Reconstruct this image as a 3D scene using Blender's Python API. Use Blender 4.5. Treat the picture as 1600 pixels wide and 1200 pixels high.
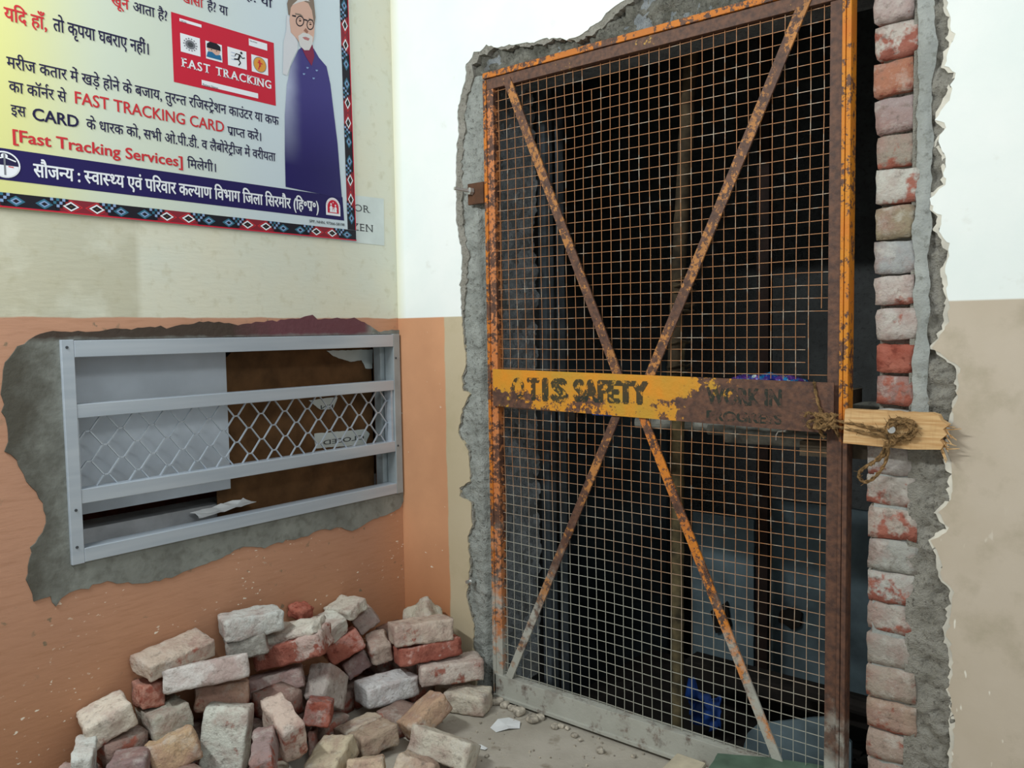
import bpy, bmesh, math, random
from mathutils import Vector, Matrix, noise
from mathutils.geometry import tessellate_polygon
random.seed(7)
for o in list(bpy.data.objects): bpy.data.objects.remove(o)
sc = bpy.context.scene
col = sc.collection
# ------------------------------------------------------------------ camera, world, lights, exposure
# world frame: wall_left is the plane x = 0, the wall with the doorway is the plane y = 0, floor z = 0
CAM = ((0.7759182264894049, 0.6306295200781883, -0.0160410164107678),
       (-0.028420890769126107, 0.060348546590605755, 0.9977726724521429),
       (-0.630192953601852, 0.7737341024734243, -0.06474858994772464))
CP = Vector((2.296575, -2.146427, 1.295606)); FL = 1287.4976
cam = bpy.data.cameras.new('camera'); camo = bpy.data.objects.new('camera', cam); col.objects.link(camo)
r_, u_, f_ = (Vector(v) for v in CAM)
camo.matrix_world = Matrix(((r_.x, u_.x, -f_.x, CP.x), (r_.y, u_.y, -f_.y, CP.y), (r_.z, u_.z, -f_.z, CP.z), (0, 0, 0, 1)))
cam.sensor_width = 36.0; cam.lens = FL / 1600 * 36.0; cam.clip_start = .02
sc.camera = camo
w = bpy.data.worlds.new('room_light'); sc.world = w; w.use_nodes = True
w.node_tree.nodes['Background'].inputs[0].default_value = (.95, 1.0, 1.0, 1)
w.node_tree.nodes['Background'].inputs[1].default_value = .49
def area(name, loc, target, size, sy, power, color):
    l = bpy.data.lights.new(name, 'AREA'); l.shape = 'RECTANGLE'; l.size = size; l.size_y = sy; l.energy = power; l.color = color
    o = bpy.data.objects.new(name, l); col.objects.link(o); o.location = loc
    o.rotation_euler = (Vector(target) - Vector(loc)).to_track_quat('-Z', 'Y').to_euler()
    return o
area('tube_light_near', (.5, -2.35, 2.6), (1.0, 0, 1.0), .9, .06, 44, (.96, 1.0, .995))
area('fill_light_far', (3.3, -1.9, 2.8), (1.7, 0, 1.3), 1.2, .12, 20, (.96, 1.0, .995))  # added fill lamp, no second tube known here
sc.view_settings.view_transform = 'Standard'; sc.view_settings.look = 'None'
sc.view_settings.exposure = 0.0; sc.view_settings.gamma = 1.0; sc.view_settings.use_curve_mapping = False

# ------------------------------------------------------------------ helpers
def ray(px, py):
    return r_ * ((px - 800) / FL) + u_ * (-(py - 600) / FL) + f_
def A(px, py, x=0.0):                       # photo measurement -> (y, z) on the plane x
    d = ray(px, py); p = CP + d * ((x - CP.x) / d.x); return (p.y, p.z)
def B(px, py, y=0.0):                       # photo measurement -> (x, z) on the plane y
    d = ray(px, py); p = CP + d * ((y - CP.y) / d.y); return (p.x, p.z)
def F(px, py, z=0.0):
    d = ray(px, py); return CP + d * ((z - CP.z) / d.z)
def lin(c): return tuple(((v / 255) / 12.92 if v / 255 <= .04045 else ((v / 255 + .055) / 1.055) ** 2.4) for v in c) + (1,)

class NT:
    def __init__(s, name, rough=.85, metal=0.0, spec=.3):
        s.m = bpy.data.materials.new(name); s.m.use_nodes = True; s.t = s.m.node_tree
        s.b = s.t.nodes['Principled BSDF']; s.b.inputs['Roughness'].default_value = rough
        s.b.inputs['Metallic'].default_value = metal; s.b.inputs['Specular IOR Level'].default_value = spec
        s.geo = None
    def n(s, k): return s.t.nodes.new(k)
    def link(s, a, b): s.t.links.new(a, b)
    def pos(s):
        if not s.geo: s.geo = s.n('ShaderNodeNewGeometry')
        return s.geo.outputs['Position']
    def obj(s): return s.n('ShaderNodeTexCoord').outputs['Object']
    def scale(s, v, k):
        m = s.n('ShaderNodeVectorMath'); m.operation = 'MULTIPLY'; s.link(v, m.inputs[0]); m.inputs[1].default_value = k; return m.outputs[0]
    def addv(s, v, k):
        m = s.n('ShaderNodeVectorMath'); m.operation = 'ADD'; s.link(v, m.inputs[0])
        if isinstance(k, tuple): m.inputs[1].default_value = k
        else: s.link(k, m.inputs[1])
        return m.outputs[0]
    def noise(s, v, sc_, det=4, rough=.55, dist=0):
        t = s.n('ShaderNodeTexNoise'); s.link(v, t.inputs['Vector']); t.inputs['Scale'].default_value = sc_
        t.inputs['Detail'].default_value = det; t.inputs['Roughness'].default_value = rough; t.inputs['Distortion'].default_value = dist
        return t.outputs['Fac']
    def ramp(s, f, a, b, lo=0.0, hi=1.0, smooth=False):
        t = s.n('ShaderNodeMapRange'); s.link(f, t.inputs[0]); t.inputs[1].default_value = a; t.inputs[2].default_value = b
        t.inputs[3].default_value = lo; t.inputs[4].default_value = hi
        if smooth: t.interpolation_type = 'SMOOTHSTEP'
        return t.outputs[0]
    def mix(s, a, b, f):
        t = s.n('ShaderNodeMix'); t.data_type = 'RGBA'
        for i, v in ((6, a), (7, b)):
            if isinstance(v, (tuple, list)): t.inputs[i].default_value = v if len(v) == 4 else lin(v)
            else: s.link(v, t.inputs[i])
        if isinstance(f, (int, float)): t.inputs[0].default_value = f
        else: s.link(f, t.inputs[0])
        return t.outputs[2]
    def math(s, op, a, b=0.0):
        t = s.n('ShaderNodeMath'); t.operation = op
        for i, v in ((0, a), (1, b)):
            if isinstance(v, (int, float)): t.inputs[i].default_value = v
            else: s.link(v, t.inputs[i])
        return t.outputs[0]
    def sep(s, v):
        t = s.n('ShaderNodeSeparateXYZ'); s.link(v, t.inputs[0]); return t.outputs
    def color(s, c):
        if isinstance(c, (tuple, list)): s.b.inputs['Base Color'].default_value = c if len(c) == 4 else lin(c)
        else: s.link(c, s.b.inputs['Base Color'])
    def bump(s, h, st, dist=.01):
        t = s.n('ShaderNodeBump'); t.inputs['Strength'].default_value = st; t.inputs['Distance'].default_value = dist
        s.link(h, t.inputs['Height']); s.link(t.outputs[0], s.b.inputs['Normal'])
def flat(name, c, rough=.6, var=.12, spec=.3, metal=0.0, sc_=12):
    s = NT(name, rough, metal, spec); n = s.noise(s.pos(), sc_, 5)
    dk = tuple(v * (1 - var * 1.6) for v in c); lt = tuple(min(255, v * (1 + var * .5)) for v in c)
    s.color(s.mix(dk, lt, s.ramp(n, .3, .7))); return s.m

def mesh(name, verts, faces, m=None, parent=None, smooth=False):
    me = bpy.data.meshes.new(name); me.from_pydata([tuple(v) for v in verts], [], faces); me.validate(); me.update()
    if smooth:
        for p in me.polygons: p.use_smooth = True
    o = bpy.data.objects.new(name, me); col.objects.link(o)
    if m is not None:
        for k in (m if isinstance(m, (list, tuple)) else [m]): me.materials.append(k)
    if parent: o.parent = parent
    return o
def empty(name, loc=(0, 0, 0)):
    o = bpy.data.objects.new(name, None); col.objects.link(o); o.location = loc; o.empty_display_size = .05
    return o
def tag(o, label, cat, group=None, kind=None):
    o['label'] = label; o['category'] = cat
    if group: o['group'] = group
    if kind: o['kind'] = kind
    return o
def struct(o): o['kind'] = 'structure'; return o
def fixpar(o):                               # children modelled in world coordinates under a moved empty
    if o.parent: o.matrix_parent_inverse = Matrix.Translation(o.parent.location).inverted()
    return o
class MB:
    def __init__(s): s.v = []; s.f = []
    def box(s, x0, x1, y0, y1, z0, z1):
        n = len(s.v); s.v += [(x, y, z) for z in (z0, z1) for y in (y0, y1) for x in (x0, x1)]
        s.f += [tuple(n + i for i in q) for q in ((0, 2, 3, 1), (4, 5, 7, 6), (0, 1, 5, 4), (2, 6, 7, 3), (0, 4, 6, 2), (1, 3, 7, 5))]
    def hexa(s, P):                          # 8 points ordered like box
        n = len(s.v); s.v += P
        s.f += [tuple(n + i for i in q) for q in ((0, 2, 3, 1), (4, 5, 7, 6), (0, 1, 5, 4), (2, 6, 7, 3), (0, 4, 6, 2), (1, 3, 7, 5))]
    def tube(s, pts, r, seg=6, jit=0.0, caps=True):
        pts = [Vector(p) for p in pts]; n0 = len(s.v); up = None
        for i, p in enumerate(pts):
            t = (pts[min(i + 1, len(pts) - 1)] - pts[max(i - 1, 0)]).normalized()
            if up is None: up = t.orthogonal().normalized()
            up = (up - t * up.dot(t)).normalized(); sd = t.cross(up)
            rr = r[i] if isinstance(r, (list, tuple)) else r
            for k in range(seg):
                a = 2 * math.pi * k / seg; q = rr * (1 + (random.uniform(-jit, jit) if jit else 0))
                s.v.append(tuple(p + up * math.cos(a) * q + sd * math.sin(a) * q))
        for i in range(len(pts) - 1):
            for k in range(seg):
                a = n0 + i * seg + k; b = n0 + i * seg + (k + 1) % seg
                s.f.append((a, b, b + seg, a + seg))
        if caps:
            s.f.append(tuple(n0 + k for k in reversed(range(seg)))); s.f.append(tuple(n0 + (len(pts) - 1) * seg + k for k in range(seg)))
    def build(s, name, m=None, parent=None, smooth=False, bevel=0.0):
        o = mesh(name, s.v, s.f, m, parent, smooth)
        if bevel:
            b = o.modifiers.new('bevel', 'BEVEL'); b.width = bevel; b.segments = 2; b.limit_method = 'ANGLE'
        return fixpar(o)
def smoothpath(P, n=6):
    P = [Vector(p) for p in P]; out = []
    for i in range(len(P) - 1):
        a, b, c, d = P[max(i - 1, 0)], P[i], P[i + 1], P[min(i + 2, len(P) - 1)]
        for k in range(n):
            t = k / n; out.append(.5 * ((2 * b) + (c - a) * t + (2 * a - 5 * b + 4 * c - d) * t * t + (3 * b - a - 3 * c + d) * t ** 3))
    return out + [P[-1]]
def jag(pts, step=.02, amp=.006, seed=0, closed=False):
    out = []
    n = len(pts)
    for i in range(n if closed else n - 1):
        a = Vector(pts[i]); b = Vector(pts[(i + 1) % n]); L = (b - a).length; k = max(1, int(L / step))
        for j in range(k):
            p = a.lerp(b, j / k)
            q = Vector((noise.noise(Vector((p.x * 55, p.y * 55, seed))) + .6 * noise.noise(Vector((p.x * 140, p.y * 140, seed + 9))),
                        noise.noise(Vector((p.x * 55, p.y * 55, seed + 5))) + .6 * noise.noise(Vector((p.x * 140, p.y * 140, seed + 14)))))
            out.append(tuple(p + q * amp) if (j or i) or closed else tuple(p))
    if not closed: out.append(tuple(pts[-1]))
    return out
def slab(name, loops, to3, d0, d1, m, parent=None, bev=None):
    """loops: outer then holes of 2-D points; to3(u, v, d) -> 3-D; d0 front, d1 back"""
    tri = tessellate_polygon([[Vector((u, v, 0)) for u, v in L] for L in loops])
    flatp = [p for L in loops for p in L]; N = len(flatp)
    V = [to3(u, v, d0) for u, v in flatp] + [to3(u, v, d1) for u, v in flatp]
    Fc = [tuple(t) for t in tri]; k = 0
    for L in loops:
        n = len(L)
        for i in range(n):
            a = k + i; b = k + (i + 1) % n; Fc.append((a, b, b + N, a + N))
        k += n
    o = mesh(name, V, Fc, m, parent)
    bm = bmesh.new(); bm.from_mesh(o.data); bmesh.ops.recalc_face_normals(bm, faces=bm.faces); bm.to_mesh(o.data); bm.free()
    return fixpar(o)
toA = lambda u, v, d: (d, u, v)              # wall_left:  u = y, v = z, d = x
toB = lambda u, v, d: (u, -d, v)             # door wall:  u = x, v = z, d = -y
def poly(name, pts, to3, d, m, parent=None):
    o = mesh(name, [to3(u, v, d) for u, v in pts], [tuple(range(len(pts)))], m, parent)
    return fixpar(o)
def joinpolys(name, polys, to3, d, m, parent=None):   # polys: (pts, matindex, extra depth)
    V = []; Fc = []; MI = []
    for pts, mi, dd in polys:
        n = len(V); V += [to3(u, v, d + dd) for u, v in pts]; Fc.append(tuple(range(n, n + len(pts)))); MI.append(mi)
    o = mesh(name, V, Fc, m, parent)
    for p, mi in zip(o.data.polygons, MI): p.material_index = mi
    return fixpar(o)
def ell(cx, cz, rx, rz, n=20, a0=0, a1=360): return [(cx + rx * math.cos(math.radians(a0 + (a1 - a0) * i / n)), cz + rz * math.sin(math.radians(a0 + (a1 - a0) * i / n))) for i in range(n)]

# ------------------------------------------------------------------ lettering
_tc = {}
def tmesh(body, bold):
    k = (body, bold)
    if k not in _tc:
        c = bpy.data.curves.new('t', 'FONT'); c.body = body; c.offset = bold; c.resolution_u = 3
        o = bpy.data.objects.new('t', c); col.objects.link(o)
        me = bpy.data.meshes.new_from_object(o.evaluated_get(bpy.context.evaluated_depsgraph_get()))
        _tc[k] = ([(v.co.x, v.co.y) for v in me.vertices], [tuple(p.vertices) for p in me.polygons])
        bpy.data.objects.remove(o); bpy.data.curves.remove(c); bpy.data.meshes.remove(me)
    return _tc[k]
_adv = {}
def adv(body, bold):
    if body not in _adv:
        f = lambda s: max(x for x, y in tmesh(s, 0)[0])
        _adv[body] = f(body + '।') - f('।')
    return _adv[body]
def halfform(ch, bold):
    V, Fc = tmesh(ch, bold); base = [x for x, y in V if y < .06]
    xr = max(base); xl = max(x for x in base if x < xr - .035)
    bm = bmesh.new(); vs = [bm.verts.new((x, y, 0)) for x, y in V]
    for f in Fc:
        try: bm.faces.new([vs[i] for i in f])
        except ValueError: pass
    bmesh.ops.bisect_plane(bm, geom=bm.verts[:] + bm.edges[:] + bm.faces[:], plane_co=(xl - .001, 0, 0), plane_no=(1, 0, 0), clear_outer=True)
    bm.verts.index_update(); r = ([(v.co.x, v.co.y) for v in bm.verts], [tuple(v.index for v in f.verts) for f in bm.faces]); bm.free()
    return r, xl
def layout(s, bold=0.0):
    wt = bold; wy = bold * .5; bold = 0.0; V, Fc = _layout(s, wt, wy); return V, Fc
def _layout(s, wt, wy, bold=0.0):
    """{X} half form, / rakar stroke, ^ reph hook, % caret below"""
    V = []; Fc = []; x = 0; run = ''
    def put(mv, mf, dx):
        n = len(V); V.extend((a + dx, b) for a, b in mv); Fc.extend(tuple(n + i for i in f) for f in mf)
    def flush():
        nonlocal x, run
        if run: mv, mf = tmesh(run, bold); put(mv, mf, x); x += adv(run, bold); run = ''
    i = 0; t = .035 + bold
    def stroke(pts):
        for (ax, ay), (bx, by) in zip(pts, pts[1:]):
            d = Vector((bx - ax, by - ay)).normalized(); nx, ny = -d.y * t, d.x * t
            put([(ax + nx, ay + ny), (ax - nx, ay - ny), (bx - nx, by - ny), (bx + nx, by + ny)], [(0, 1, 2, 3)], 0)
    while i < len(s):
        c = s[i]
        if c == '{':
            flush(); (mv, mf), w_ = halfform(s[i + 1], bold); put(mv, mf, x); x += w_; i += 3; continue
        if c == '/': flush(); stroke([(x - .13, .22), (x - .33, .02)])
        elif c == '^': flush(); stroke([(x - .12, .66), (x - .16, .80), (x - .08, .88), (x + .0, .82)])
        elif c == '%': flush(); stroke([(x - .42, -.14), (x - .28, .0), (x - .14, -.14)])
        else: run += c
        i += 1
    flush()
    return fat(V, Fc, wt, wy)
def fat(V, Fc, wt, wy):
    if not wt: return V, Fc
    n = len(V); out = list(V); F2 = list(Fc); k = 0
    for dx, dy in ((-wt, 0), (wt, 0), (-wt * .5, wy), (wt * .5, -wy), (wt * .5, wy), (-wt * .5, -wy)):
        k += 1; out += [(q[0] + dx, q[1] + dy, k) for q in V]; F2 += [tuple(i + n * k for i in f) for f in Fc]
    return out, F2
SER = {'F': ((.14, 0), (.14, 1)), 'A': ((.05, 0), (.95, 0)), 'T': ((.5, 0),), 'R': ((.16, 0), (.95, 0), (.12, 1)), 'K': ((.16, 0), (.14, 1), (.92, 0), (.9, 1)),
       'I': ((.5, 0), (.5, 1)), 'N': ((.12, 0), (.1, 1), (.9, 1)), 'E': ((.12, 0), (.12, 1)), 'C': (), 'G': (), 'S': (), 'O': (), 'Z': (), 'W': ()}
def serif(s, bold=.02, sw=.17):
    V = []; Fc = []; x = 0; wt = bold; bold = 0.0
    for ch in s:
        if ch == ' ': x += .4; continue
        mv, mf = tmesh(ch, bold); lo = min(a for a, b in mv); hi = max(a for a, b in mv); hy = max(b for a, b in mv)
        n = len(V); V.extend((a - lo + x, b) for a, b in mv); Fc.extend(tuple(n + i for i in f) for f in mf)
        for fx, fy in SER.get(ch, ()):
            cx = x + fx * (hi - lo); cy = fy * hy; h = .03 + bold; n = len(V); y0 = cy if fy == 0 else cy - 2 * h
            V.extend([(cx - sw, y0), (cx + sw, y0), (cx + sw, y0 + h * 1.6), (cx - sw, y0 + h * 1.6)]); Fc.append((n, n + 1, n + 2, n + 3))
        x += hi - lo + .14 + wt
    return fat(V, Fc, wt, wt * .4)
def settext(name, VF, to3, d, u0, u1, z0, h, m, parent, hk=.64):
    """z0 baseline, h height of the headline (hk em) above it"""
    V, Fc = VF; V = [(q[0], q[1], q[2] if len(q) > 2 else 0) for q in V]; lo = min(q[0] for q in V); hi = max(q[0] for q in V); sx = (u1 - u0) / (hi - lo); sy = h / hk
    o = mesh(name, [to3(u0 + (x - lo) * sx, z0 + y * sy, d + k * .00005) for x, y, k in V], Fc, m, parent)
    return fixpar(o)
# ------------------------------------------------------------------ materials
def wall_paint():
    s = NT('wall_paint_left', .75, spec=.25); p = s.pos(); y, z = s.sep(p)[1], s.sep(p)[2]
    n1 = s.noise(p, 2.2, 5); n2 = s.noise(s.scale(p, (1, 3, 30)), 3, 4); n3 = s.noise(p, 26, 5)
    cream = s.mix((220, 216, 194), (212, 216, 202), s.ramp(n1, .35, .65))
    cream = s.mix(cream, (188, 184, 156), s.ramp(n3, .56, .72, 0, .45))
    # older, darker paint beside a lighter rectangle under the poster
    old = s.math('MULTIPLY', s.ramp(y, -1.0, -.98, 1, 0), s.ramp(s.noise(p, 7, 5), .25, .5))
    cream = s.mix(cream, (176, 172, 146), s.math('MULTIPLY', old, .55))
    org = s.mix((186, 142, 118), (200, 152, 124), s.ramp(n1, .3, .7))
    org = s.mix(org, (166, 122, 94), s.ramp(n2, .5, .75, 0, .5))
    org = s.mix(org, (168, 120, 84), s.ramp(z, .8, .1, 0, .7, True))  # light falling off towards the floor, put into the paint colour
    org = s.mix(org, (196, 144, 106), s.ramp(y, -.18, -.02, 0, .5))
    chip = s.math('MULTIPLY', s.ramp(s.noise(s.scale(p, (1, .55, 1)), 75, 2), .66, .70), s.ramp(s.noise(p, 5, 2), .48, .56))
    chip = s.math('MULTIPLY', chip, s.ramp(z, .78, .66, 0, 1))
    org = s.mix(org, (236, 226, 208), chip)
    org = s.mix(org, (120, 112, 92), s.math('MULTIPLY', s.ramp(s.noise(p, 30, 5), .62, .68), s.ramp(s.noise(p, 6, 2), .52, .6, 0, .8)))
    edge = s.math('ADD', z, s.math('MULTIPLY', s.math('SUBTRACT', s.noise(p, 9, 3), .5), .012))
    c = s.mix(org, cream, s.ramp(edge, 1.347, 1.351))
    s.color(c); s.bump(s.noise(s.scale(p, (1, .5, 2)), 40, 6), .12, .006); return s.m
def wall_paint_b():
    s = NT('wall_paint_doorway', .7, spec=.25); p = s.pos(); x, z = s.sep(p)[0], s.sep(p)[2]
    n1 = s.noise(p, 2.6, 5); n3 = s.noise(p, 14, 6)
    wh = s.mix((238, 243, 241), (231, 239, 237), s.ramp(n1, .4, .6))
    wh = s.mix(wh, (206, 206, 198), s.ramp(n3, .64, .76, 0, .4))
    wh = s.mix(wh, (210, 206, 168), s.ramp(x, .045, .0, 0, .6))
    bg = s.mix((198, 186, 170), (186, 173, 154), s.ramp(n1, .35, .65))
    bg = s.mix(bg, (160, 150, 128), s.ramp(s.noise(p, 6, 7, .62), .52, .68, 0, .6))
    org = s.mix((208, 154, 116), (196, 144, 108), s.ramp(n1, .4, .6))
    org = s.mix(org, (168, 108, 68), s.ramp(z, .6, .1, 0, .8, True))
    chip = s.math('MULTIPLY', s.ramp(s.noise(s.scale(p, (.5, 1, 1)), 60, 2), .70, .73), s.ramp(s.noise(p, 5, 2), .48, .58))
    org = s.mix(org, (238, 230, 214), chip)
    xe = s.math('ADD', x, s.math('MULTIPLY', s.math('SUBTRACT', s.noise(s.scale(p, (0, 0, 1)), 4, 5), .5), .03))
    lo = s.mix(org, s.mix(bg, (186, 172, 132), .5), s.ramp(xe, .236, .242))
    bg = s.mix(bg, (228, 224, 212), s.math('MULTIPLY', s.ramp(s.noise(s.scale(p, (1, 1, .4)), 42, 2), .70, .74), s.ramp(z, .9, .6)))
    lo = s.mix(lo, bg, s.ramp(x, 1.2, 1.25))
    c = s.mix(lo, wh, s.ramp(z, 1.346, 1.350))
    s.color(c); s.bump(s.noise(p, 30, 6), .12, .006); return s.m
def cement(name, a, b, c, k=1.0, bs=.7):
    s = NT(name, .95, spec=.15); p = s.pos()
    n = s.noise(p, 9 * k, 7, .6); m_ = s.noise(p, 45 * k, 6, .65)
    q = s.mix(a, b, s.ramp(n, .35, .65)); q = s.mix(q, c, s.ramp(m_, .54, .70, 0, .85))
    s.color(q); s.bump(s.math('ADD', m_, s.math('MULTIPLY', s.noise(p, 160 * k, 4), .5)), bs, .012); return s.m
M = {}
M['wallA'] = wall_paint(); M['wallB'] = wall_paint_b()
M['cement'] = cement('rough_cement', (146, 150, 145), (174, 178, 173), (88, 88, 82), 1.6, .9)
M['cement_tan'] = cement('broken_plaster_edge', (152, 149, 139), (174, 171, 162), (98, 94, 86), 2.2, 1.0)
M['cement_smooth'] = cement('smooth_cement', (148, 152, 149), (166, 170, 167), (116, 118, 112), 1.2, .45)
M['cement_dark'] = cement('dark_cement', (108, 108, 99), (152, 151, 142), (58, 56, 50), 2.6, 1.0)
M['reveal'] = cement('reveal_cement', (136, 143, 147), (170, 176, 180), (84, 88, 92), 2.6, 1.0)
def window_cement():
    s = NT('window_cement', .85, spec=.25); p = s.pos(); y, z = s.sep(p)[1], s.sep(p)[2]
    n = s.noise(p, 8, 7, .6)
    c = s.mix((116, 119, 114), (140, 144, 138), s.ramp(n, .35, .65))
    c = s.mix(c, (92, 92, 84), s.ramp(s.noise(p, 30, 6), .5, .7, 0, .6))
    wet = s.math('ADD', y, s.math('MULTIPLY', s.math('SUBTRACT', n, .5), .25))
    c = s.mix(c, (84, 82, 74), s.ramp(wet, -1.2, -1.34, 0, 1))
    top = s.math('ADD', z, s.math('MULTIPLY', s.math('SUBTRACT', s.noise(p, 14, 4), .5), .03))
    tf = s.math('MULTIPLY', s.ramp(top, 1.283, 1.298), s.ramp(y, -.13, -.17))
    pur = s.ramp(s.math('ADD', y, s.math('MULTIPLY', s.math('SUBTRACT', n, .5), .3)), -.75, -.55)
    c = s.mix(c, s.mix((68, 56, 48), (104, 62, 70), pur), s.math('MULTIPLY', tf, .95))
    s.color(c); s.bump(s.noise(p, 60, 6), .35, .006); return s.m
M['wincem'] = window_cement()
def floor_mat():
    s = NT('dusty_floor', .9, spec=.2); p = s.pos(); n = s.noise(p, 3.5, 7, .6)
    c = s.mix((158, 152, 140), (180, 174, 163), s.ramp(n, .35, .65)); c = s.mix(c, (112, 100, 80), s.ramp(s.noise(p, 11, 5), .6, .72, 0, .8))
    c = s.mix(c, (190, 186, 172), s.ramp(s.noise(p, 60, 4), .64, .74, 0, .6)); s.color(c); s.bump(s.noise(p, 70, 6), .3, .006); return s.m
M['floor'] = floor_mat()
M['rim'] = flat('chalky_plaster', (216, 212, 200), .9, .12)
def aluminium():
    s = NT('aluminium', .36, .25, .5); p = s.pos(); n = s.noise(s.scale(p, (1, .2, 3)), 12, 2)
    s.color(s.mix((172, 184, 196), (188, 198, 208), s.ramp(n, .3, .7))); return s.m
M['alu'] = aluminium(); M['alu_d'] = flat('dull_aluminium', (160, 170, 174), .5, .06, .4, .2)
def rusty(name, paint1, paint2, thr, kz=1, side=0, zlo=.28, zhi=.62, extra=None):
    """paint that peels to rust, cement splashes low down; thr = share of rust"""
    s = NT(name, .62, 0, .35); p = s.pos(); z = s.sep(p)[2]
    n = s.noise(p, 52 * kz, 8, .74); big = s.noise(p, 7 * kz, 4)
    v = s.math('ADD', s.math('MULTIPLY', n, .62), s.math('MULTIPLY', big, .38))
    pt = s.mix(paint1, paint2, s.ramp(s.noise(p, 7, 4), .4, .62))
    ru = s.mix((74, 54, 47), (106, 74, 58), s.ramp(s.noise(p, 60, 4), .35, .65))
    f = s.ramp(v, thr - .012, thr + .012)         # 1 -> paint
    if extra: f = extra(s, p, v, f)
    c = s.mix(ru, pt, f)
    g = s.math('ADD', z, s.math('MULTIPLY', s.math('SUBTRACT', s.noise(p, 12, 5), .5), .7))
    splash = s.math('MULTIPLY', s.ramp(g, zhi, zlo, 0, 1), s.ramp(s.math('ADD', s.math('MULTIPLY', s.noise(p, 16, 6, .7), .8), s.math('MULTIPLY', s.ramp(z, .35, .05), .10)), .36, .46, .12, .97))
    c = s.mix(c, s.mix((160, 160, 150), (186, 188, 180), s.noise(p, 11, 5)), splash)
    return s, c, p
def fin(sc_):
    s, c, p = sc_; s.color(c); s.bump(s.noise(p, 90, 5), .35, .004); return s.m
M['rust_orange'] = fin(rusty('peeling_orange_paint', (200, 118, 34), (184, 108, 40), .49))
M['rust_pale'] = fin(rusty('peeling_orange_paint_pale', (200, 130, 84), (190, 114, 58), .492))
M['rust_mostly'] = fin(rusty('rust_with_orange_flecks', (190, 114, 52), (176, 106, 56), .57))
M['rust_top'] = fin(rusty('rusty_top_rail_face', (196, 140, 84), (178, 140, 70), .60))
M['rust_brown'] = fin(rusty('brown_rust', (186, 110, 50), (170, 100, 50), .64, zlo=.12, zhi=.34))
def st_extra(s, p, v, f): return s.math('MULTIPLY', f, s.ramp(s.math('ADD', s.sep(p)[2], s.math('MULTIPLY', s.math('SUBTRACT', v, .5), .5)), 1.02, 1.1))
M['rust_yellow'] = fin(rusty('stile_yellow_paint', (204, 132, 34), (200, 116, 36), .455, zlo=.1, zhi=.3, extra=st_extra))
M['rust_brace'] = fin(rusty('brace_rust', (180, 122, 66), (160, 110, 62), .525, 1.2))
M['rust_brace_o'] = fin(rusty('brace_orange', (206, 126, 38), (186, 112, 52), .485, 1.2))
def plate_extra(s, p, v, f):                  # paint survives mostly left of the centre
    x, z = s.sep(p)[0], s.sep(p)[2]
    xs = s.math('ADD', x, s.math('MULTIPLY', s.math('SUBTRACT', s.noise(p, 9, 4), .5), .12))
    k = s.math('ADD', s.math('MULTIPLY', s.ramp(xs, 1.16, 1.24), .2), s.math('MULTIPLY', s.ramp(xs, .66, .50), s.ramp(z, 1.13, 1.06, 0, .14)))
    k = s.math('SUBTRACT', k, s.math('MULTIPLY', s.math('MULTIPLY', s.ramp(z, 1.085, 1.11), s.ramp(xs, 1.44, 1.38)), .13))
    return s.ramp(s.math('SUBTRACT', v, k), .468, .482)
pr = lambda nm: rusty(nm, (212, 138, 36), (186, 142, 48), .45, zlo=-2, zhi=-1, extra=plate_extra)
M['plate'] = fin(pr('middle_plate_paint'))
def stencil():
    s, c, p = pr('stencil_paint'); k = s.noise(p, 60, 6, .7); x = s.sep(p)[0]
    fade = s.math('ADD', k, s.math('ADD', s.math('MULTIPLY', s.ramp(x, 1.15, 1.3), -.05), s.math('ADD', s.math('MULTIPLY', s.ramp(x, .62, .60), -.05), s.math('MULTIPLY', s.math('MULTIPLY', s.ramp(x, 1.15, 1.3), s.ramp(s.sep(p)[2], 1.08, 1.07)), -.035))))
    s.color(s.mix(c, s.mix((18, 28, 25), (28, 48, 40), s.noise(p, 8, 3)), s.ramp(fade, .40, .46, 0, .92))); return s.m
M['stencil'] = stencil()
def wire_mat():
    s = NT('galvanised_rusting_wire', .6, .1, .35); p = s.pos(); x, z = s.sep(p)[0], s.sep(p)[2]
    n = s.noise(p, 22, 5); ru = s.mix((156, 104, 66), (180, 132, 92), s.noise(p, 9, 3)); ru = s.mix(ru, (184, 176, 160), s.ramp(n, .54, .66, 0, .8))
    g = s.math('ADD', z, s.math('MULTIPLY', s.math('SUBTRACT', s.noise(p, 3, 4), .5), .8))
    g = s.math('ADD', g, s.math('MULTIPLY', s.ramp(x, .8, 1.4), .25))
    c = s.mix(ru, (176, 176, 164), s.ramp(g, .95, .45)); s.color(c); return s.m
M['wire'] = wire_mat()
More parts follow.
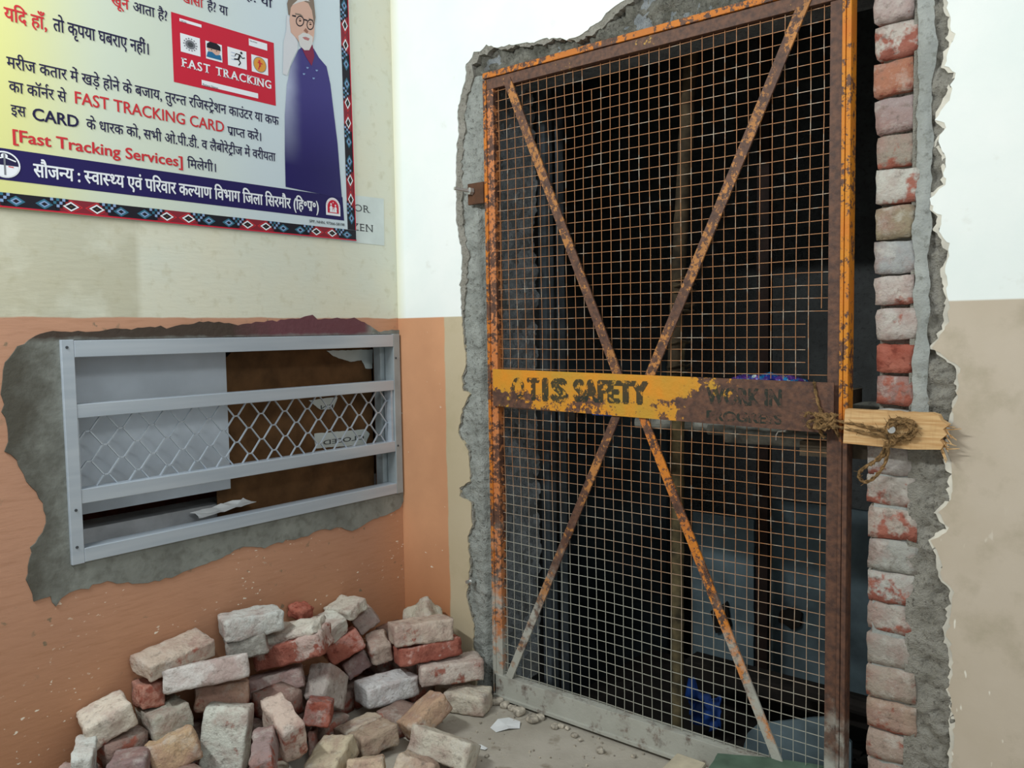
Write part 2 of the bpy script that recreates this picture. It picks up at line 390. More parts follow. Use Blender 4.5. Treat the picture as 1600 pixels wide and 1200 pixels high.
def brickmat(name, pier=False):
    s = NT(name, .95, spec=.12); t = s.obj(); oi = s.n('ShaderNodeObjectInfo'); cl = oi.outputs['Color']; al = oi.outputs['Alpha']; rnd = oi.outputs['Random']
    cx = s.n('ShaderNodeCombineXYZ'); 
    for i in range(3): s.link(s.math('MULTIPLY', rnd, 17.0 + 9 * i), cx.inputs[i])
    q = s.addv(t, cx.outputs[0])
    red = s.mix((142, 74, 60), (170, 106, 90), s.ramp(s.noise(q, 20, 5), .35, .65))
    red = s.mix(red, (112, 52, 42), s.ramp(s.noise(q, 48, 5), .56, .7, 0, .8))
    coat = s.mix(cl, (156, 122, 114), s.ramp(s.noise(q, 11, 5, .65), .46, .64, 0, .6))
    coat = s.mix(coat, (206, 204, 196), s.ramp(s.noise(q, 17, 5, .7), .52, .68, 0, .5))
    coat = s.mix(coat, (108, 98, 88), s.ramp(s.noise(q, 48, 7, .7), .54, .72, 0, .75))
    m_ = s.math('ADD', s.math('MULTIPLY', s.noise(q, 13, 4, .6), .7), s.math('MULTIPLY', s.noise(q, 60, 4), .3))
    nz = s.sep(s.geo.outputs['Normal'] if s.geo else (s.pos() and s.geo.outputs['Normal']))[2]
    ex = s.math('SUBTRACT', s.math('ADD', m_, al), s.math('ADD', 1.02, s.math('MULTIPLY', nz, .09)))     # exposed red where > 0
    c = s.mix(coat, red, s.ramp(ex, -.03, .04, 0, .92))
    s.color(c); h = s.math('ADD', s.noise(q, 70, 6, .65), s.math('MULTIPLY', s.noise(q, 18, 4), 1.2)); s.bump(h, .9, .007); return s.m
M['brick'] = brickmat('mortar_coated_brick')
M['pole'] = flat('weathered_bamboo', (98, 88, 64), .8, .3, .2, 0, 20)
M['pole_shade'] = flat('shaded_bamboo', (66, 56, 42), .85, .3, .2, 0, 20)  # bamboo colour darkened to stand for the dim upper shaft
M['binding'] = flat('coir_binding', (70, 58, 40), .9, .3)
M['wood'] = flat('raw_pine', (206, 168, 118), .8, .14, .2, 0, 30)
def woodmat():
    s = NT('sawn_pine', .8, spec=.2); p = s.pos(); n = s.noise(s.scale(p, (4, 30, 60)), 3, 5); c = s.mix((214, 180, 132), (188, 146, 98), s.ramp(n, .35, .65))
    n2 = s.noise(s.scale(p, (60, 30, 4)), 2, 3); c = s.mix(c, (170, 130, 88), s.ramp(n2, .55, .7, 0, .4)); s.color(c); s.bump(n, .2, .003); return s.m
M['wood'] = woodmat()
M['oldwood'] = flat('grey_old_timber', (92, 82, 68), .9, .3)
M['blockwood'] = flat('pale_block', (206, 196, 172), .9, .1)
M['greenslab'] = flat('green_slab', (94, 116, 100), .6, .14)
M['rope'] = flat('coir_rope', (134, 106, 72), .95, .3, .1, 0, 90)
M['bolt'] = flat('bright_zinc', (214, 216, 214), .3, .05, .5, .8)
M['steel_brown'] = flat('rusted_plate', (92, 62, 44), .8, .25)
M['shaft'] = cement('shaft_wall', (96, 98, 98), (112, 116, 116), (76, 76, 74), 1, .4)
M['sheet'] = flat('blue_grey_sheet', (104, 122, 130), .7, .25, .3, 0, 4)
M['sheet2'] = flat('grey_sheet', (80, 92, 98), .7, .25, .3, 0, 4)
M['dark'] = flat('dark_debris_and_shade', (34, 30, 27), .9, .3)  # debris tone, also painted shade on the scaffold board and pit ledge
M['post'] = flat('dark_rusted_post', (44, 30, 26), .8, .3)
M['pipe'] = flat('dusty_pipe', (134, 134, 126), .7, .25, .3, 0, 25)
M['guide'] = flat('guide_rail_steel', (96, 104, 110), .5, .2, .4, .3)
M['blue'] = flat('blue_cloth', (30, 72, 150), .7, .25)
M['wb'] = flat('white_board', (196, 206, 216), .6, .05, .3, 0, 5)
M['card'] = flat('brown_cardboard', (104, 76, 50), .9, .14, .15, 0, 14)
M['cavity'] = flat('window_cavity', (92, 54, 44), .9, .2)
M['ledge'] = flat('grey_ledge', (176, 180, 184), .7, .1)
M['paper'] = flat('white_paper', (226, 230, 232), .8, .03)
M['papern'] = flat('notice_paper', (206, 216, 214), .8, .03)
M['stone'] = flat('pebble', (186, 178, 164), .95, .25, .15, 0, 60)
def solid(name, c, rough=.55):
    s = NT(name, rough); s.color(c); return s.m
for k, c in dict(ink=(30, 26, 66), red=(200, 48, 56), white=(228, 232, 238), cardred=(196, 30, 56), navy=(30, 22, 84), black=(24, 22, 34), grey=(120, 122, 130), teal=(52, 108, 132), lblue=(132, 160, 200), maroon=(130, 36, 50), orange=(214, 150, 60), blue2=(32, 104, 150), skin=(206, 168, 152), hair=(128, 112, 100), beard=(206, 204, 204), scarf=(128, 36, 70), pink=(176, 112, 112), dkskin=(150, 104, 88), olive=(84, 62, 40), inkg=(70, 74, 78)).items():
    M[k] = solid('print_' + k, c)
def poster_mat():
    s = NT('poster_print', .35, spec=.4); p = s.pos(); y, z = s.sep(p)[1], s.sep(p)[2]
    t = s.math('ADD', y, s.math('MULTIPLY', z, .35)); f = s.ramp(t, -.72, -.1, 0, 1, True)
    c = s.mix((216, 216, 142), (206, 216, 200), s.ramp(y, -1.36, -1.02, 0, 1, True)); c = s.mix(c, (200, 214, 222), s.ramp(y, -1.0, -.5, 0, 1, True)); s.color(c); return s.m
M['poster'] = poster_mat()
def robe_mat():
    s = NT('robe_print', .4, spec=.4); p = s.pos(); y, z = s.sep(p)[1], s.sep(p)[2]
    t = s.math('ADD', y, s.math('MULTIPLY', s.math('SUBTRACT', s.noise(p, 12, 3), .5), .02))
    c = s.mix((168, 176, 206), (52, 44, 120), s.ramp(t, -.482, -.41, 0, 1, True)); c = s.mix(c, (32, 26, 92), s.ramp(z, 2.1, 1.85)); s.color(c); return s.m
M['robe'] = robe_mat()

# ------------------------------------------------------------------ structure: walls, floor, shaft
H = 3.0
wl = struct(empty('wall_left'))
hole = [(-1.216, .687), (-.006, .687), (-.006, 1.292), (-1.216, 1.292)]
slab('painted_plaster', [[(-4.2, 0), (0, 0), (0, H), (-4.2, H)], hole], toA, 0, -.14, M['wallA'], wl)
s_ = 2.424
po = [(200,85),(150,100),(70,150),(15,210),(5,300),(10,400),(30,480),(20,540),(75,600),(100,660),(150,720),(175,790),(160,850),(120,910),(105,1000),(110,1060),(130,1110),(190,1095),(205,1135),(235,1100),(260,1080),(330,1060),(400,1040),(500,1045),(600,1035),(650,1020),(720,990),(800,965),(870,930),(920,905),(1000,910),(1080,885),(1150,870),(1200,845),(1290,835),(1330,850),(1400,810),(1450,790),(1510,765)]
pt = [(1512,88),(1480,85),(1430,92),(1400,70),(1340,40),(1200,45),(1180,30),(1150,40),(1000,55),(900,65),(750,55),(650,75),(500,80),(350,90),(270,95)]
ring = [A(x / s_, 480 + y / s_) for x, y in po] + [(-.001, .655), (-.001, 1.305)] + [A(x / s_, 480 + y / s_) for x, y in pt]
o = slab('cement_patch', [jag(ring, .015, .007, 3, True), [(-1.214, .690), (-.004, .690), (-.004, 1.290), (-1.214, 1.290)]], toA, .0045, -.001, M['wincem'], wl)
wb_ = struct(empty('wall_right'))
# jagged edge of the left plaster, from above the frame down to the floor
le = [(1010,-60),(985,-30),(975,0),(955,12),(935,35),(905,55),(885,62),(870,58),(850,60),(835,66),(815,68),(795,68),(775,75),(760,70),(750,80),(740,82),(735,95),(728,100),(727,125),(722,140),(716,165),(714,185),(716,205),(713,240),(712,290),(712,340),(716,370),(722,400),(720,440),(718,445),(721,490),(724,530),(728,570),(722,590),(723,610),(733,616),(722,640),(715,677),(732,705),(734,752),(718,762),(718,775),(736,785),(737,825),(730,838),(734,892),(728,930),(740,980),(738,1008)]
LE = [(1.14, H)] + [B(*q) for q in le] + [(.36, 0)]
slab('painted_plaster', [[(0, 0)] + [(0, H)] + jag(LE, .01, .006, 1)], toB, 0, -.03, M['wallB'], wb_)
re_ = [(1478,0),(1487,27),(1490,63),(1477,103),(1493,115),(1482,157),(1463,187),(1478,200),(1467,223),(1478,247),(1477,290),(1453,310),(1460,330),(1472,337),(1467,360),(1485,390),(1485,400),(1477,420),(1480,447),(1482,473),(1483,503),(1467,530),(1457,543),(1500,573),(1497,607),(1487,660),(1482,700),(1487,742),(1487,779),(1467,800),(1483,825),(1458,844),(1471,875),(1471,900),(1490,925),(1483,992),(1490,1033),(1485,1075),(1492,1137),(1487,1200)]
RE = [(1.86, H)] + [B(*q) for q in re_] + [(1.885, 0)]
slab('painted_plaster', [jag(RE, .01, .008, 2) + [(4.3, 0), (4.3, H)]], toB, .004, -.03, M['wallB'], wb_)
OL = [(q[0] + (.028 if q[1] > 1.36 else .004), q[1] - (.012 if q[1] > 2.0 else 0)) for q in LE[1:-1]]
slab('old_plaster_rim', [[(.01, .2), (.01, 2.9)] + jag([(1.16, 2.9)] + OL, .008, .011, 31) + [(.34, .2)]], toB, -.0035, -.03, M['cement_tan'], wb_)
slab('broken_plaster_rim', [jag([(q[0] - (.007 if i % 3 else .012), q[1]) for i, q in enumerate(RE)], .008, .009, 12) + [(2.2, 0), (2.2, H)]], toB, .002, -.02, M['rim'], wb_)
def rough(name, x0, x1, z0, z1, step, fy, m, parent):
    nx = max(2, int((x1 - x0) / step)); nz = max(2, int((z1 - z0) / step)); V = []; Fc = []
    for j in range(nz + 1):
        for i in range(nx + 1):
            x = x0 + (x1 - x0) * i / nx; z = z0 + (z1 - z0) * j / nz; V.append((x, fy(x, z), z))
    for j in range(nz):
        for i in range(nx):
            a = j * (nx + 1) + i; Fc.append((a, a + 1, a + nx + 2, a + nx + 1))
    return fixpar(mesh(name, V, Fc, m, parent, True))
def fr(x, z, k=1.0): return noise.fractal(Vector((x * 16 * k, z * 16 * k, 3.3)), .9, 2.1, 5)
def sm(a, b, x): t = min(1, max(0, (x - a) / (b - a))); return t * t * (3 - 2 * t)
def y_left(x, z):
    g = .022 * sm(.398, .412, x + .01 * fr(0, z * .6)) * sm(1.80, 1.72, z)
    return max(.0042, .010 + g - .007 * fr(x, z) + .005 * fr(x * 3, z * 3))
rough('rough_cement', .27, .447, 0, 2.16, .006, y_left, M['cement'], wb_)
def y_top(x, z): return max(.0042, .022 - .026 * fr(x * .8, z * .8) + .020 * fr(x * 2.6, z * 2.6))
rough('rough_cement', .30, 1.72, 2.13, 2.75, .0085, y_top, M['cement_dark'], wb_)
rough('rough_cement', .30, 1.95, 2.75, H, .05, y_top, M['cement_dark'], wb_)
def y_rt(x, z):
    band = sm(1.835, 1.80, x); return max(-.003, .004 + .002 * (1 - band) - (.004 + .013 * (1 - band)) * fr(x * 1.3, z * 1.3) + .008 * (1 - band) * fr(x * 4, z * 4))
rough('rough_cement', 1.785, 2.0, 0, 2.75, .006, y_rt, M['cement_tan'], wb_)
def band_mesh():
    V = []; Fc = []; n = 330
    for j in range(n + 1):
        z = 1.06 + 1.69 * j / n; a = 1.795 + .012 * noise.fractal(Vector((z * 9, 0, 1)), 1, 2, 4); b = 1.829 + .014 * noise.fractal(Vector((z * 8, 5, 1)), 1, 2, 4)
        if z < 1.0: b -= .02
        for i in range(5):
            t = i / 4; V.append((a + (b - a) * t, -.003 - .005 * math.sin(math.pi * t) + .006 * fr(a + t * .1, z), z))
    for j in range(n):
        for i in range(4): q = j * 5 + i; Fc.append((q, q + 1, q + 6, q + 5))
    return fixpar(mesh('mortar_band', V, Fc, M['cement_smooth'], wb_, True))
band_mesh()
# reveals of the broken opening
def reveal(name, x0, sgn, y1):
    V = []; Fc = []; ny = 44; nz = 300
    for j in range(nz + 1):
        z = 2.16 * j / nz
        for i in range(ny + 1):
            y = .012 + (y1 - .012) * i / ny
            V.append((x0 + sgn * (.016 * fr(y * .9 + 5, z * .9) + .006 * fr(y * 4, z * 4) + .02 * sm(.1, .2, y) * fr(3, z * .5)), y, z))
    for j in range(nz):
        for i in range(ny): a = j * (ny + 1) + i; Fc.append((a, a + 1, a + ny + 2, a + ny + 1))
    return fixpar(mesh(name, V, Fc, M['reveal'], wb_, True))
reveal('rough_reveal', .447, 1, .27)
b = MB(); b.box(.0, .44, .035, .27, 0, H); b.build('wall_core', M['shaft'], wb_)
b = MB(); b.box(1.712, 4.3, .075, .27, 0, H); b.box(1.84, 4.3, .03, .075, 0, H); b.build('wall_core', M['cement'], wb_)
b = MB(); b.box(.44, 1.712, .035, .27, 2.155, H); b.build('lintel', M['reveal'], wb_)
# brick courses of the right jamb: each header is one brick
tops = [(-22,30),(35,88),(92,145),(149,205),(208,260),(262,318),(320,373),(375,428),(430,477),(480,532),(537,583),(587,635),(640,690),(695,742),(745,790),(795,843),(845,893),(895,943),(945,990),(995,1042),(1045,1093),(1097,1143),(1146,1190),(1193,1240),(1243,1290)]
COAT = [(176,160,156),(190,182,174),(170,118,96),(160,144,142),(156,146,134),(190,188,180),(150,138,116),(160,162,162),(186,178,172),(184,176,170),(176,96,86),(150,120,114),(170,170,164),(170,164,160),(176,168,160),(176,166,156),(164,164,158),(178,176,170),(172,168,160),(162,156,148),(166,154,142),(170,148,132),(168,150,138),(170,150,140),(170,150,140)]
EXPO = [.40,.56,.42,.30,.50,.52,.30,.25,.44,.46,.75,.55,.3,.46,.50,.52,.30,.52,.48,.36,.46,.44,.42,.5,.4]
def brickmesh(seed, dx, dy, dz, n=(6, 4, 4), r=.008, amp=.004):
    bm = bmesh.new(); pts = {}
    def vid(i, j, k):
        if (i, j, k) not in pts:
            p = Vector((-dx / 2 + dx * i / n[0], -dy / 2 + dy * j / n[1], -dz / 2 + dz * k / n[2]))
            q = Vector((max(-dx / 2 + r, min(dx / 2 - r, p.x)), max(-dy / 2 + r, min(dy / 2 - r, p.y)), max(-dz / 2 + r, min(dz / 2 - r, p.z))))
            d = p - q
            if d.length > 1e-9: p = q + d.normalized() * r
            s = Vector((seed * 3.1, seed * 1.7, seed * .9))
            p = p + noise.noise_vector(p * 24 + s) * amp + noise.noise_vector(p * 80 + s) * amp * .45 + noise.noise_vector(p * 190 + s) * amp * .22
            pts[(i, j, k)] = bm.verts.new(p)
        return pts[(i, j, k)]
    for i in range(n[0]):
        for j in range(n[1]):
            for k, fl in ((0, 1), (n[2], 0)):
                q = [vid(i, j, k), vid(i + 1, j, k), vid(i + 1, j + 1, k), vid(i, j + 1, k)]; bm.faces.new(q[::-1] if fl else q)
    for i in range(n[0]):
        for k in range(n[2]):
            for j, fl in ((0, 0), (n[1], 1)):
                q = [vid(i, j, k), vid(i + 1, j, k), vid(i + 1, j, k + 1), vid(i, j, k + 1)]; bm.faces.new(q[::-1] if fl else q)
    for j in range(n[1]):
        for k in range(n[2]):
            for i, fl in ((0, 1), (n[0], 0)):
                q = [vid(i, j, k), vid(i, j + 1, k), vid(i, j + 1, k + 1), vid(i, j, k + 1)]; bm.faces.new(q[::-1] if fl else q)
    me = bpy.data.meshes.new('brick'); bm.to_mesh(me); bm.free(); me.materials.append(M['brick'])
    for p in me.polygons: p.use_smooth = True
    return me
for i, (ya, yb) in enumerate(tops):
    xl, xr = (1366, 1432) if i < 13 else (1352, 1424)
    za = B((xl + xr) / 2, ya)[1]; zb = B((xl + xr) / 2, yb)[1]; x0 = B(xl, (ya + yb) / 2)[0]; x1 = B(xr, (ya + yb) / 2)[0] + ((.01 if i % 2 else 0) if i < 13 else .012)
    if zb < .0: break
    me = brickmesh(i + 40, x1 - x0, .16, min(za - zb, .088) + (.004 if i > 12 else 0), (5, 4, 4), .009, .005)
    o = bpy.data.objects.new('brick', me); col.objects.link(o); o.parent = wb_
    o.location = ((x0 + x1) / 2 + random.uniform(-.003, .003), .082 + random.uniform(-.006, .004), (za + zb) / 2); o.rotation_euler = (0, math.radians(random.uniform(-2.5, 1)), math.radians(random.uniform(-3, 3)))
    o.color = lin(COAT[i])[:3] + (EXPO[i] - .03,)
V = []
b = MB(); b.box(1.706, 1.80, .009, .075, 0, 1.02); b.build('mortar_joint_fill', M['cement_smooth'], wb_)
b = MB(); b.box(1.712, 1.80, .026, .075, 1.02, 2.75); b.build('mortar_joint_fill', M['cement_tan'], wb_)
b = MB(); b.box(1.70, 1.86, .01, .27, 2.235, H); b.build('wall_core', M['cement_dark'], wb_)
# floor
fl = struct(empty('floor'))
b = MB(); b.box(-.14, 4.3, -4.2, .038, -.05, 0); b.build('concrete_slab', M['floor'], fl)
# lift shaft behind the gate
def shell(name, *bx):
    b = MB(); [b.box(*q) for q in bx]; return struct(b.build(name, M['shaft']))
sh = shell('wall_back', (-.6, 2.65, 2.4, 2.45, -1.2, 3.4)); shell('wall_shaft_left', (-.6, -.55, .27, 2.4, -1.2, 3.4)); shell('wall_shaft_right', (2.6, 2.65, .27, 2.4, -1.2, 3.4))
shell('ceiling', (-.6, 2.65, .27, 2.45, 3.0, 3.4)); shell('floor_shaft', (-.6, 2.65, .27, 2.45, -1.25, -1.2)); shell('wall_shaft_front', (-.6, 0, .25, .27, -1.2, 3.4), (-.14, 4.3, .265, .27, -1.2, -.05))
# window cavity behind wall_left
b = MB(); b.box(-.55, -.5, -1.4, .2, .4, 1.6); b.box(-.5, -.14, -1.4, -1.35, .4, 1.6); b.box(-.5, -.14, .15, .2, .4, 1.6); b.box(-.5, -.14, -1.4, .2, .35, .4); b.box(-.5, -.14, -1.4, .2, 1.55, 1.6)
b.build('cavity_shell', M['cavity'], wl)
b = MB(); b.box(-.14, -.08, -1.216, -.006, .687, .690); b.build('sill', M['ledge'], wl)
# ------------------------------------------------------------------ the aluminium window
wn = struct(empty('window_1'))
x0, x1 = -.035, .014
def rail(name, u0, u1, z0, z1, m='alu', xa=x0, xb=x1):
    b = MB(); b.box(xa, xb, u0, u1, z0, z1); return b.build(name, M[m], wn, bevel=.0015)
rail('frame_jamb', -1.214, -1.181, .688, 1.290); rail('frame_jamb', -.040, -.008, .688, 1.290, 'alu_d')
rail('frame_head', -1.181, -.040, 1.243, 1.288); rail('frame_sill', -1.181, -.040, .690, .728)
rail('cross_rail', -1.181, -.040, 1.080, 1.117, 'alu', x0 + .004, x1 - .002); rail('cross_rail', -1.181, -.040, .849, .888, 'alu', x0 + .004, x1 - .002)
b = MB(); b.box(-.03, .006, -.052, -.042, .888, 1.08); b.box(-.03, .006, -1.181, -1.176, .888, 1.08); b.build('grille_stop', M['alu'], wn)
b = MB(); b.box(-.12, -.037, -.020, -.008, .69, 1.29); b.box(-.075, -.04, -.06, -.02, .69, 1.29); b.build('inner_jamb', M['alu_d'], wn)
# expanded diamond grille: bars run between short flat knots
b = MB(); P = .0911; Hh = .0415; z_a = 1.0405; xg = -.014
zlo, zhi = .888, 1.081
def bar(p, q):
    (ua, za), (ub, zb) = p, q
    for it in range(2):
        if za > zb: ua, za, ub, zb = ub, zb, ua, za
    if zb < zlo or za > zhi: return
    if za < zlo: t = (zlo - za) / (zb - za); ua += (ub - ua) * t; za = zlo
    if zb > zhi: t = (zhi - za) / (zb - za); ub = ua + (ub - ua) * t; zb = zhi
    L = math.hypot(ub - ua, zb - za)
    if L < .002: return
    nx, nz = -(zb - za) / L * .0016, (ub - ua) / L * .0016
    b.hexa([(xg - .003, ua - nx, za - nz), (xg + .003, ua - nx, za - nz), (xg - .003, ua + nx, za + nz), (xg + .003, ua + nx, za + nz), (xg - .003, ub - nx, zb - nz), (xg + .003, ub - nx, zb - nz), (xg - .003, ub + nx, zb + nz), (xg + .003, ub + nx, zb + nz)])
kn = .0065
for k in range(-2, 14):
    for row in range(-1, 5):
        u = -1.101 + P * (k + (.5 if row % 2 else 0)); z = z_a + Hh - Hh * row
        if not (-1.19 < u < -.04): continue
        if zlo + .004 < z < zhi - .004: b.box(xg - .003, xg + .003, u - kn, u + kn, z - .0018, z + .0018)
        for sg in (-1, 1):
            p, q = (u + sg * kn, z), (u + sg * (P / 2 - kn), z - Hh)
            if min(p[0], q[0]) < -1.176:
                if max(p[0], q[0]) < -1.176: continue
            if max(p[0], q[0]) > -.05: continue
            bar(p, q)
b.build('diamond_grille', M['alu'], wn)
b = MB()
for u, z in ((-1.198, .835), (-1.2, .735), (-.03, 1.20), (-.03, .87), (-1.2, 1.27)): b.tube([(.013, u, z), (.016, u, z)], .004, 8)
b.build('screw', M['inkg'], wn)
# board, cardboard and papers behind the window
wbx = empty('white_board', (-.105, -.93, .81)); tag(wbx, 'pale blue grey board closing the left half of the window', 'board')
b = MB(); b.box(-.112, -.105, -1.20, -.662, .795, 1.31); b.build('board_sheet', M['wb'], wbx, bevel=.001)
cb = empty('cardboard_sheet', (-.13, -.4, .70)); tag(cb, 'brown cardboard closing the right half of the window', 'cardboard')
zc = A(370, 560, -.125)[1]
sheetp = jag([(-.70, .60), (-.03, .60), (-.03, 1.30), (-.56, 1.30), (-.60, 1.262), (-.645, 1.222), (-.70, 1.22)], .03, .003, 8)
slab('cardboard_face', [sheetp], toA, -.125, -.129, M['card'], cb)
b = MB(); b.box(-.26, -.14, -1.3, 0, .68, .745); b.build('ledge', M['ledge'], wl)
def torn(name, pts, x, m, label, cat, grp=None, sub=None):
    P = [A(a / s_, 480 + c / s_, x) for a, c in pts]; cy = sum(p[0] for p in P) / len(P); cz = sum(p[1] for p in P) / len(P)
    e = empty(name, (x, cy, cz)); tag(e, label, cat, grp)
    slab('sheet', [jag(P, .008, .002, x * 50, True)], toA, x, x - .0006, m, e); return e
torn('paper_scrap', [(1237,165),(1412,160),(1410,232),(1385,232),(1370,200),(1330,208),(1290,195),(1262,185)], -.121, M['papern'], 'torn white paper at the top right behind the window', 'paper', 'papers behind the window')
e1 = torn('paper_scrap', [(1170,352),(1280,340),(1262,385),(1215,388),(1190,370)], -.121, M['papern'], 'small torn paper with letters behind the diamond grille', 'paper', 'papers behind the window')
def mirrored(body, bold):
    V, Fc = layout(body, bold); hi = max(q[0] for q in V); return [(hi - q[0],) + tuple(q[1:]) for q in V], Fc
ua, za = A(1215 / s_, 480 + 386 / s_, -.12); ub, _ = A(1262 / s_, 480 + 380 / s_, -.12)
settext('lettering', mirrored('EN', .01), toA, -.1205, ua, ub, za, .014, M['inkg'], e1, .72)
e2 = torn('paper_scrap', [(1190,478),(1385,462),(1400,480),(1385,520),(1195,535)], -.121, M['papern'], 'paper strip reading CLOSED backwards behind the diamond grille', 'paper', 'papers behind the window')
ua, za = A(1225 / s_, 480 + 522 / s_, -.12); ub, _ = A(1380 / s_, 480 + 520 / s_, -.12)
settext('lettering', mirrored('CLOSED', .012), toA, -.1205, ua, ub, za, .017, M['inkg'], e2, .72)
pf = empty('folded_paper', (-.06, -.62, .728)); tag(pf, 'crumpled white paper lying on the lower window rail', 'paper')
V = []; Fc = []
for i in range(9):
    for j in range(4):
        u = -.80 + .20 * i / 8; V.append((-.12 + .05 * j / 3, u + .01 * math.sin(i * 2.1 + j), .738 + .016 * i / 8 + .008 * noise.noise(Vector((i * .9, j * 1.3, 2))) - .012 * j / 3))
for i in range(8):
    for j in range(3): a = i * 4 + j; Fc.append((a, a + 1, a + 5, a + 4))
o = fixpar(mesh('sheet', V, Fc, M['paper'], pf)); o.modifiers.new('t', 'SOLIDIFY').thickness = .001

# ------------------------------------------------------------------ the poster and the notice behind it
nt = empty('paper_notice', (.001, -.13, 1.70)); tag(nt, 'white printed notice reading OR ZEN, half covered by the poster', 'notice')
slab('sheet', [[(-.26, 1.617), (-.061, 1.616), (-.058, 1.787), (-.26, 1.782)]], toA, .0012, .0004, M['papern'], nt)
settext('lettering', serif('OR', .0, .11), toA, .0016, -.200, -.125, 1.728, .026, M['inkg'], nt, .72)
settext('lettering', serif('ZEN', .0, .11), toA, .0016, -.212, -.113, 1.660, .027, M['inkg'], nt, .72)
ps = empty('poster', (.002, -1.0, 1.623)); tag(ps, 'large health poster with Hindi text and a patterned border on the cream wall', 'poster')
PX = .0045
slab('printed_sheet', [[(-1.95, 1.621), (-.195, 1.621), (-.205, 2.9), (-1.95, 2.9)]], toA, PX, .002, M['poster'], ps)
d1 = PX + .0005; d2 = PX + .0010; d3 = PX + .0015; d4 = PX + .002
# woven border strip: red and black fields, diamonds, teal steps
polys = []
def strip(s0, s1, ph, f):                      # s along, t 0 (outer) .. 1 (inner)
    per = .2655; half = per / 2
    def q(pts, mi, dd): polys.append(([f(a, t) for a, t in pts], mi, dd))
    k = math.floor((s0 - ph) / half) - 1
    while ph + k * half < s1 + half:
        c = ph + k * half; red = (k % 2 == 0); a0, a1 = max(s0, c - half / 2), min(s1, c + half / 2)
        if a1 > a0:
            q([(a0, 0), (a1, 0), (a1, 1), (a0, 1)], 0 if red else 1, 0)
            for sg in (-1, 1):
                m_ = c + sg * .0335
                if not (s0 + .01 < m_ < s1 - .01): continue
                rings = ((.031, .46, 2), (.026, .40, 0), (.021, .34, 3), (.014, .22, 1), (.005, .08, 6)) if red else ((.022, .36, 4), (.014, .24, 5), (.008, .13, 1))
                for i, (ra, rt, mi) in enumerate(rings):
                    q([(m_ - ra, .5), (m_, .5 - rt), (m_ + ra, .5), (m_, .5 + rt)], mi, .0002 * (i + 1))
            # stepped checks at the field boundary
            for col_ in range(-3, 4):
                for rw in range(0, 4 - abs(col_)):
                    m_ = c + half / 2 + col_ * .0075
                    if s0 < m_ - .004 and m_ + .004 < s1:
                        t1 = 1 - rw * .22; q([(m_ - .0037, t1 - .2), (m_ + .0037, t1 - .2), (m_ + .0037, t1), (m_ - .0037, t1)], (4, 1, 7, 1)[(col_ + rw) % 4], .0013)
        k += 1
    q([(s0, 0), (s1, 0), (s1, .1), (s0, .1)], 8, .0015)
strip(-1.95, -.197, -1.134, lambda a, t: (a, 1.6225 + .037 * t))
strip(1.660, 2.9, 2.065, lambda a, t: (-.197 - .008 * (a - 1.62) - .037 * t, a))
joinpolys('woven_border', polys, toA, d1, [M['maroon'], M['black'], M['red'], M['white'], M['teal'], M['lblue'], M['olive'], M['lblue'], M['cardred']], ps)
poly('banner', [(-1.95, 1.692), (-.249, 1.689), (-.2535, 1.770), (-1.95, 1.768)], toA, d1, M['navy'], ps)
T = lambda s, u0, u1, z0, h, m, b_=.012, hk=.64, d=d2: settext('lettering', layout(s, b_), toA, d, u0, u1, z0, h, M[m], ps, hk)
T('सौज{न}य : {स}वा{स}{थ}य एवं पिरवार क{ल}याण िवभाग िजला िसरमौर (िह॰प/॰)', -1.256, -.358, 1.7085, .0325, 'white', .03, .64, d2)
T('यिद हाँ,', -1.305, -1.205, 2.086, .031, 'red', .022)
T('तो कृपया घबराए नहीं।', -1.19, -.935, 2.090, .031, 'ink', .016)
T('मरीज कतार में खड़े होने के बजाय, तुर{न}त रिज{स}ट%ेशन काउंटर या कफ', -1.305, -.507, 1.970, .027, 'ink')
T('का कॉन^र से', -1.303, -1.165, 1.912, .026, 'ink')
T('FAST TRACKING CARD', -1.144, -.706, 1.914, .033, 'red', .015, .72)
T('प/ा{प}त करें।', -.695, -.576, 1.909, .026, 'ink')
T('इस', -1.301, -1.266, 1.855, .025, 'ink')
T('CARD', -1.251, -1.137, 1.852, .031, 'ink', .025, .72)
T('के धारक को, सभी ओ.पी.डी. व लैबोरेट%ीज में वरीयता', -1.118, -.524, 1.853, .026, 'ink')
T('[Fast Tracking Services]', -1.300, -.846, 1.790, .031, 'red', .022, .72)
T('िमलेगी।', -.832, -.739, 1.790, .025, 'ink')
T('आता है?', *[A(515 / 2.5, 4)[0], A(648 / 2.5, 10)[0]], 2.199, .026, 'ink')
T('खून', A(430 / 2.5, 4)[0], A(500 / 2.5, 10)[0], 2.199, .026, 'red', .02)
T('खाँसी', A(705 / 2.5, 4)[0], A(790 / 2.5, 10)[0], 2.268, .026, 'red', .02)
T('है? या', A(805 / 2.5, 4)[0], A(886 / 2.5, 10)[0], 2.268, .026, 'ink')
T('है? या', A(955 / 2.5, 4)[0], A(1060 / 2.5, 10)[0], 2.337, .026, 'ink')
T('SPP, NHN, 97366-58198', A(1205 / 2.5, 346)[0], A(1342 / 2.5, 354)[0], 1.670, .0095, 'inkg', .005, .72)
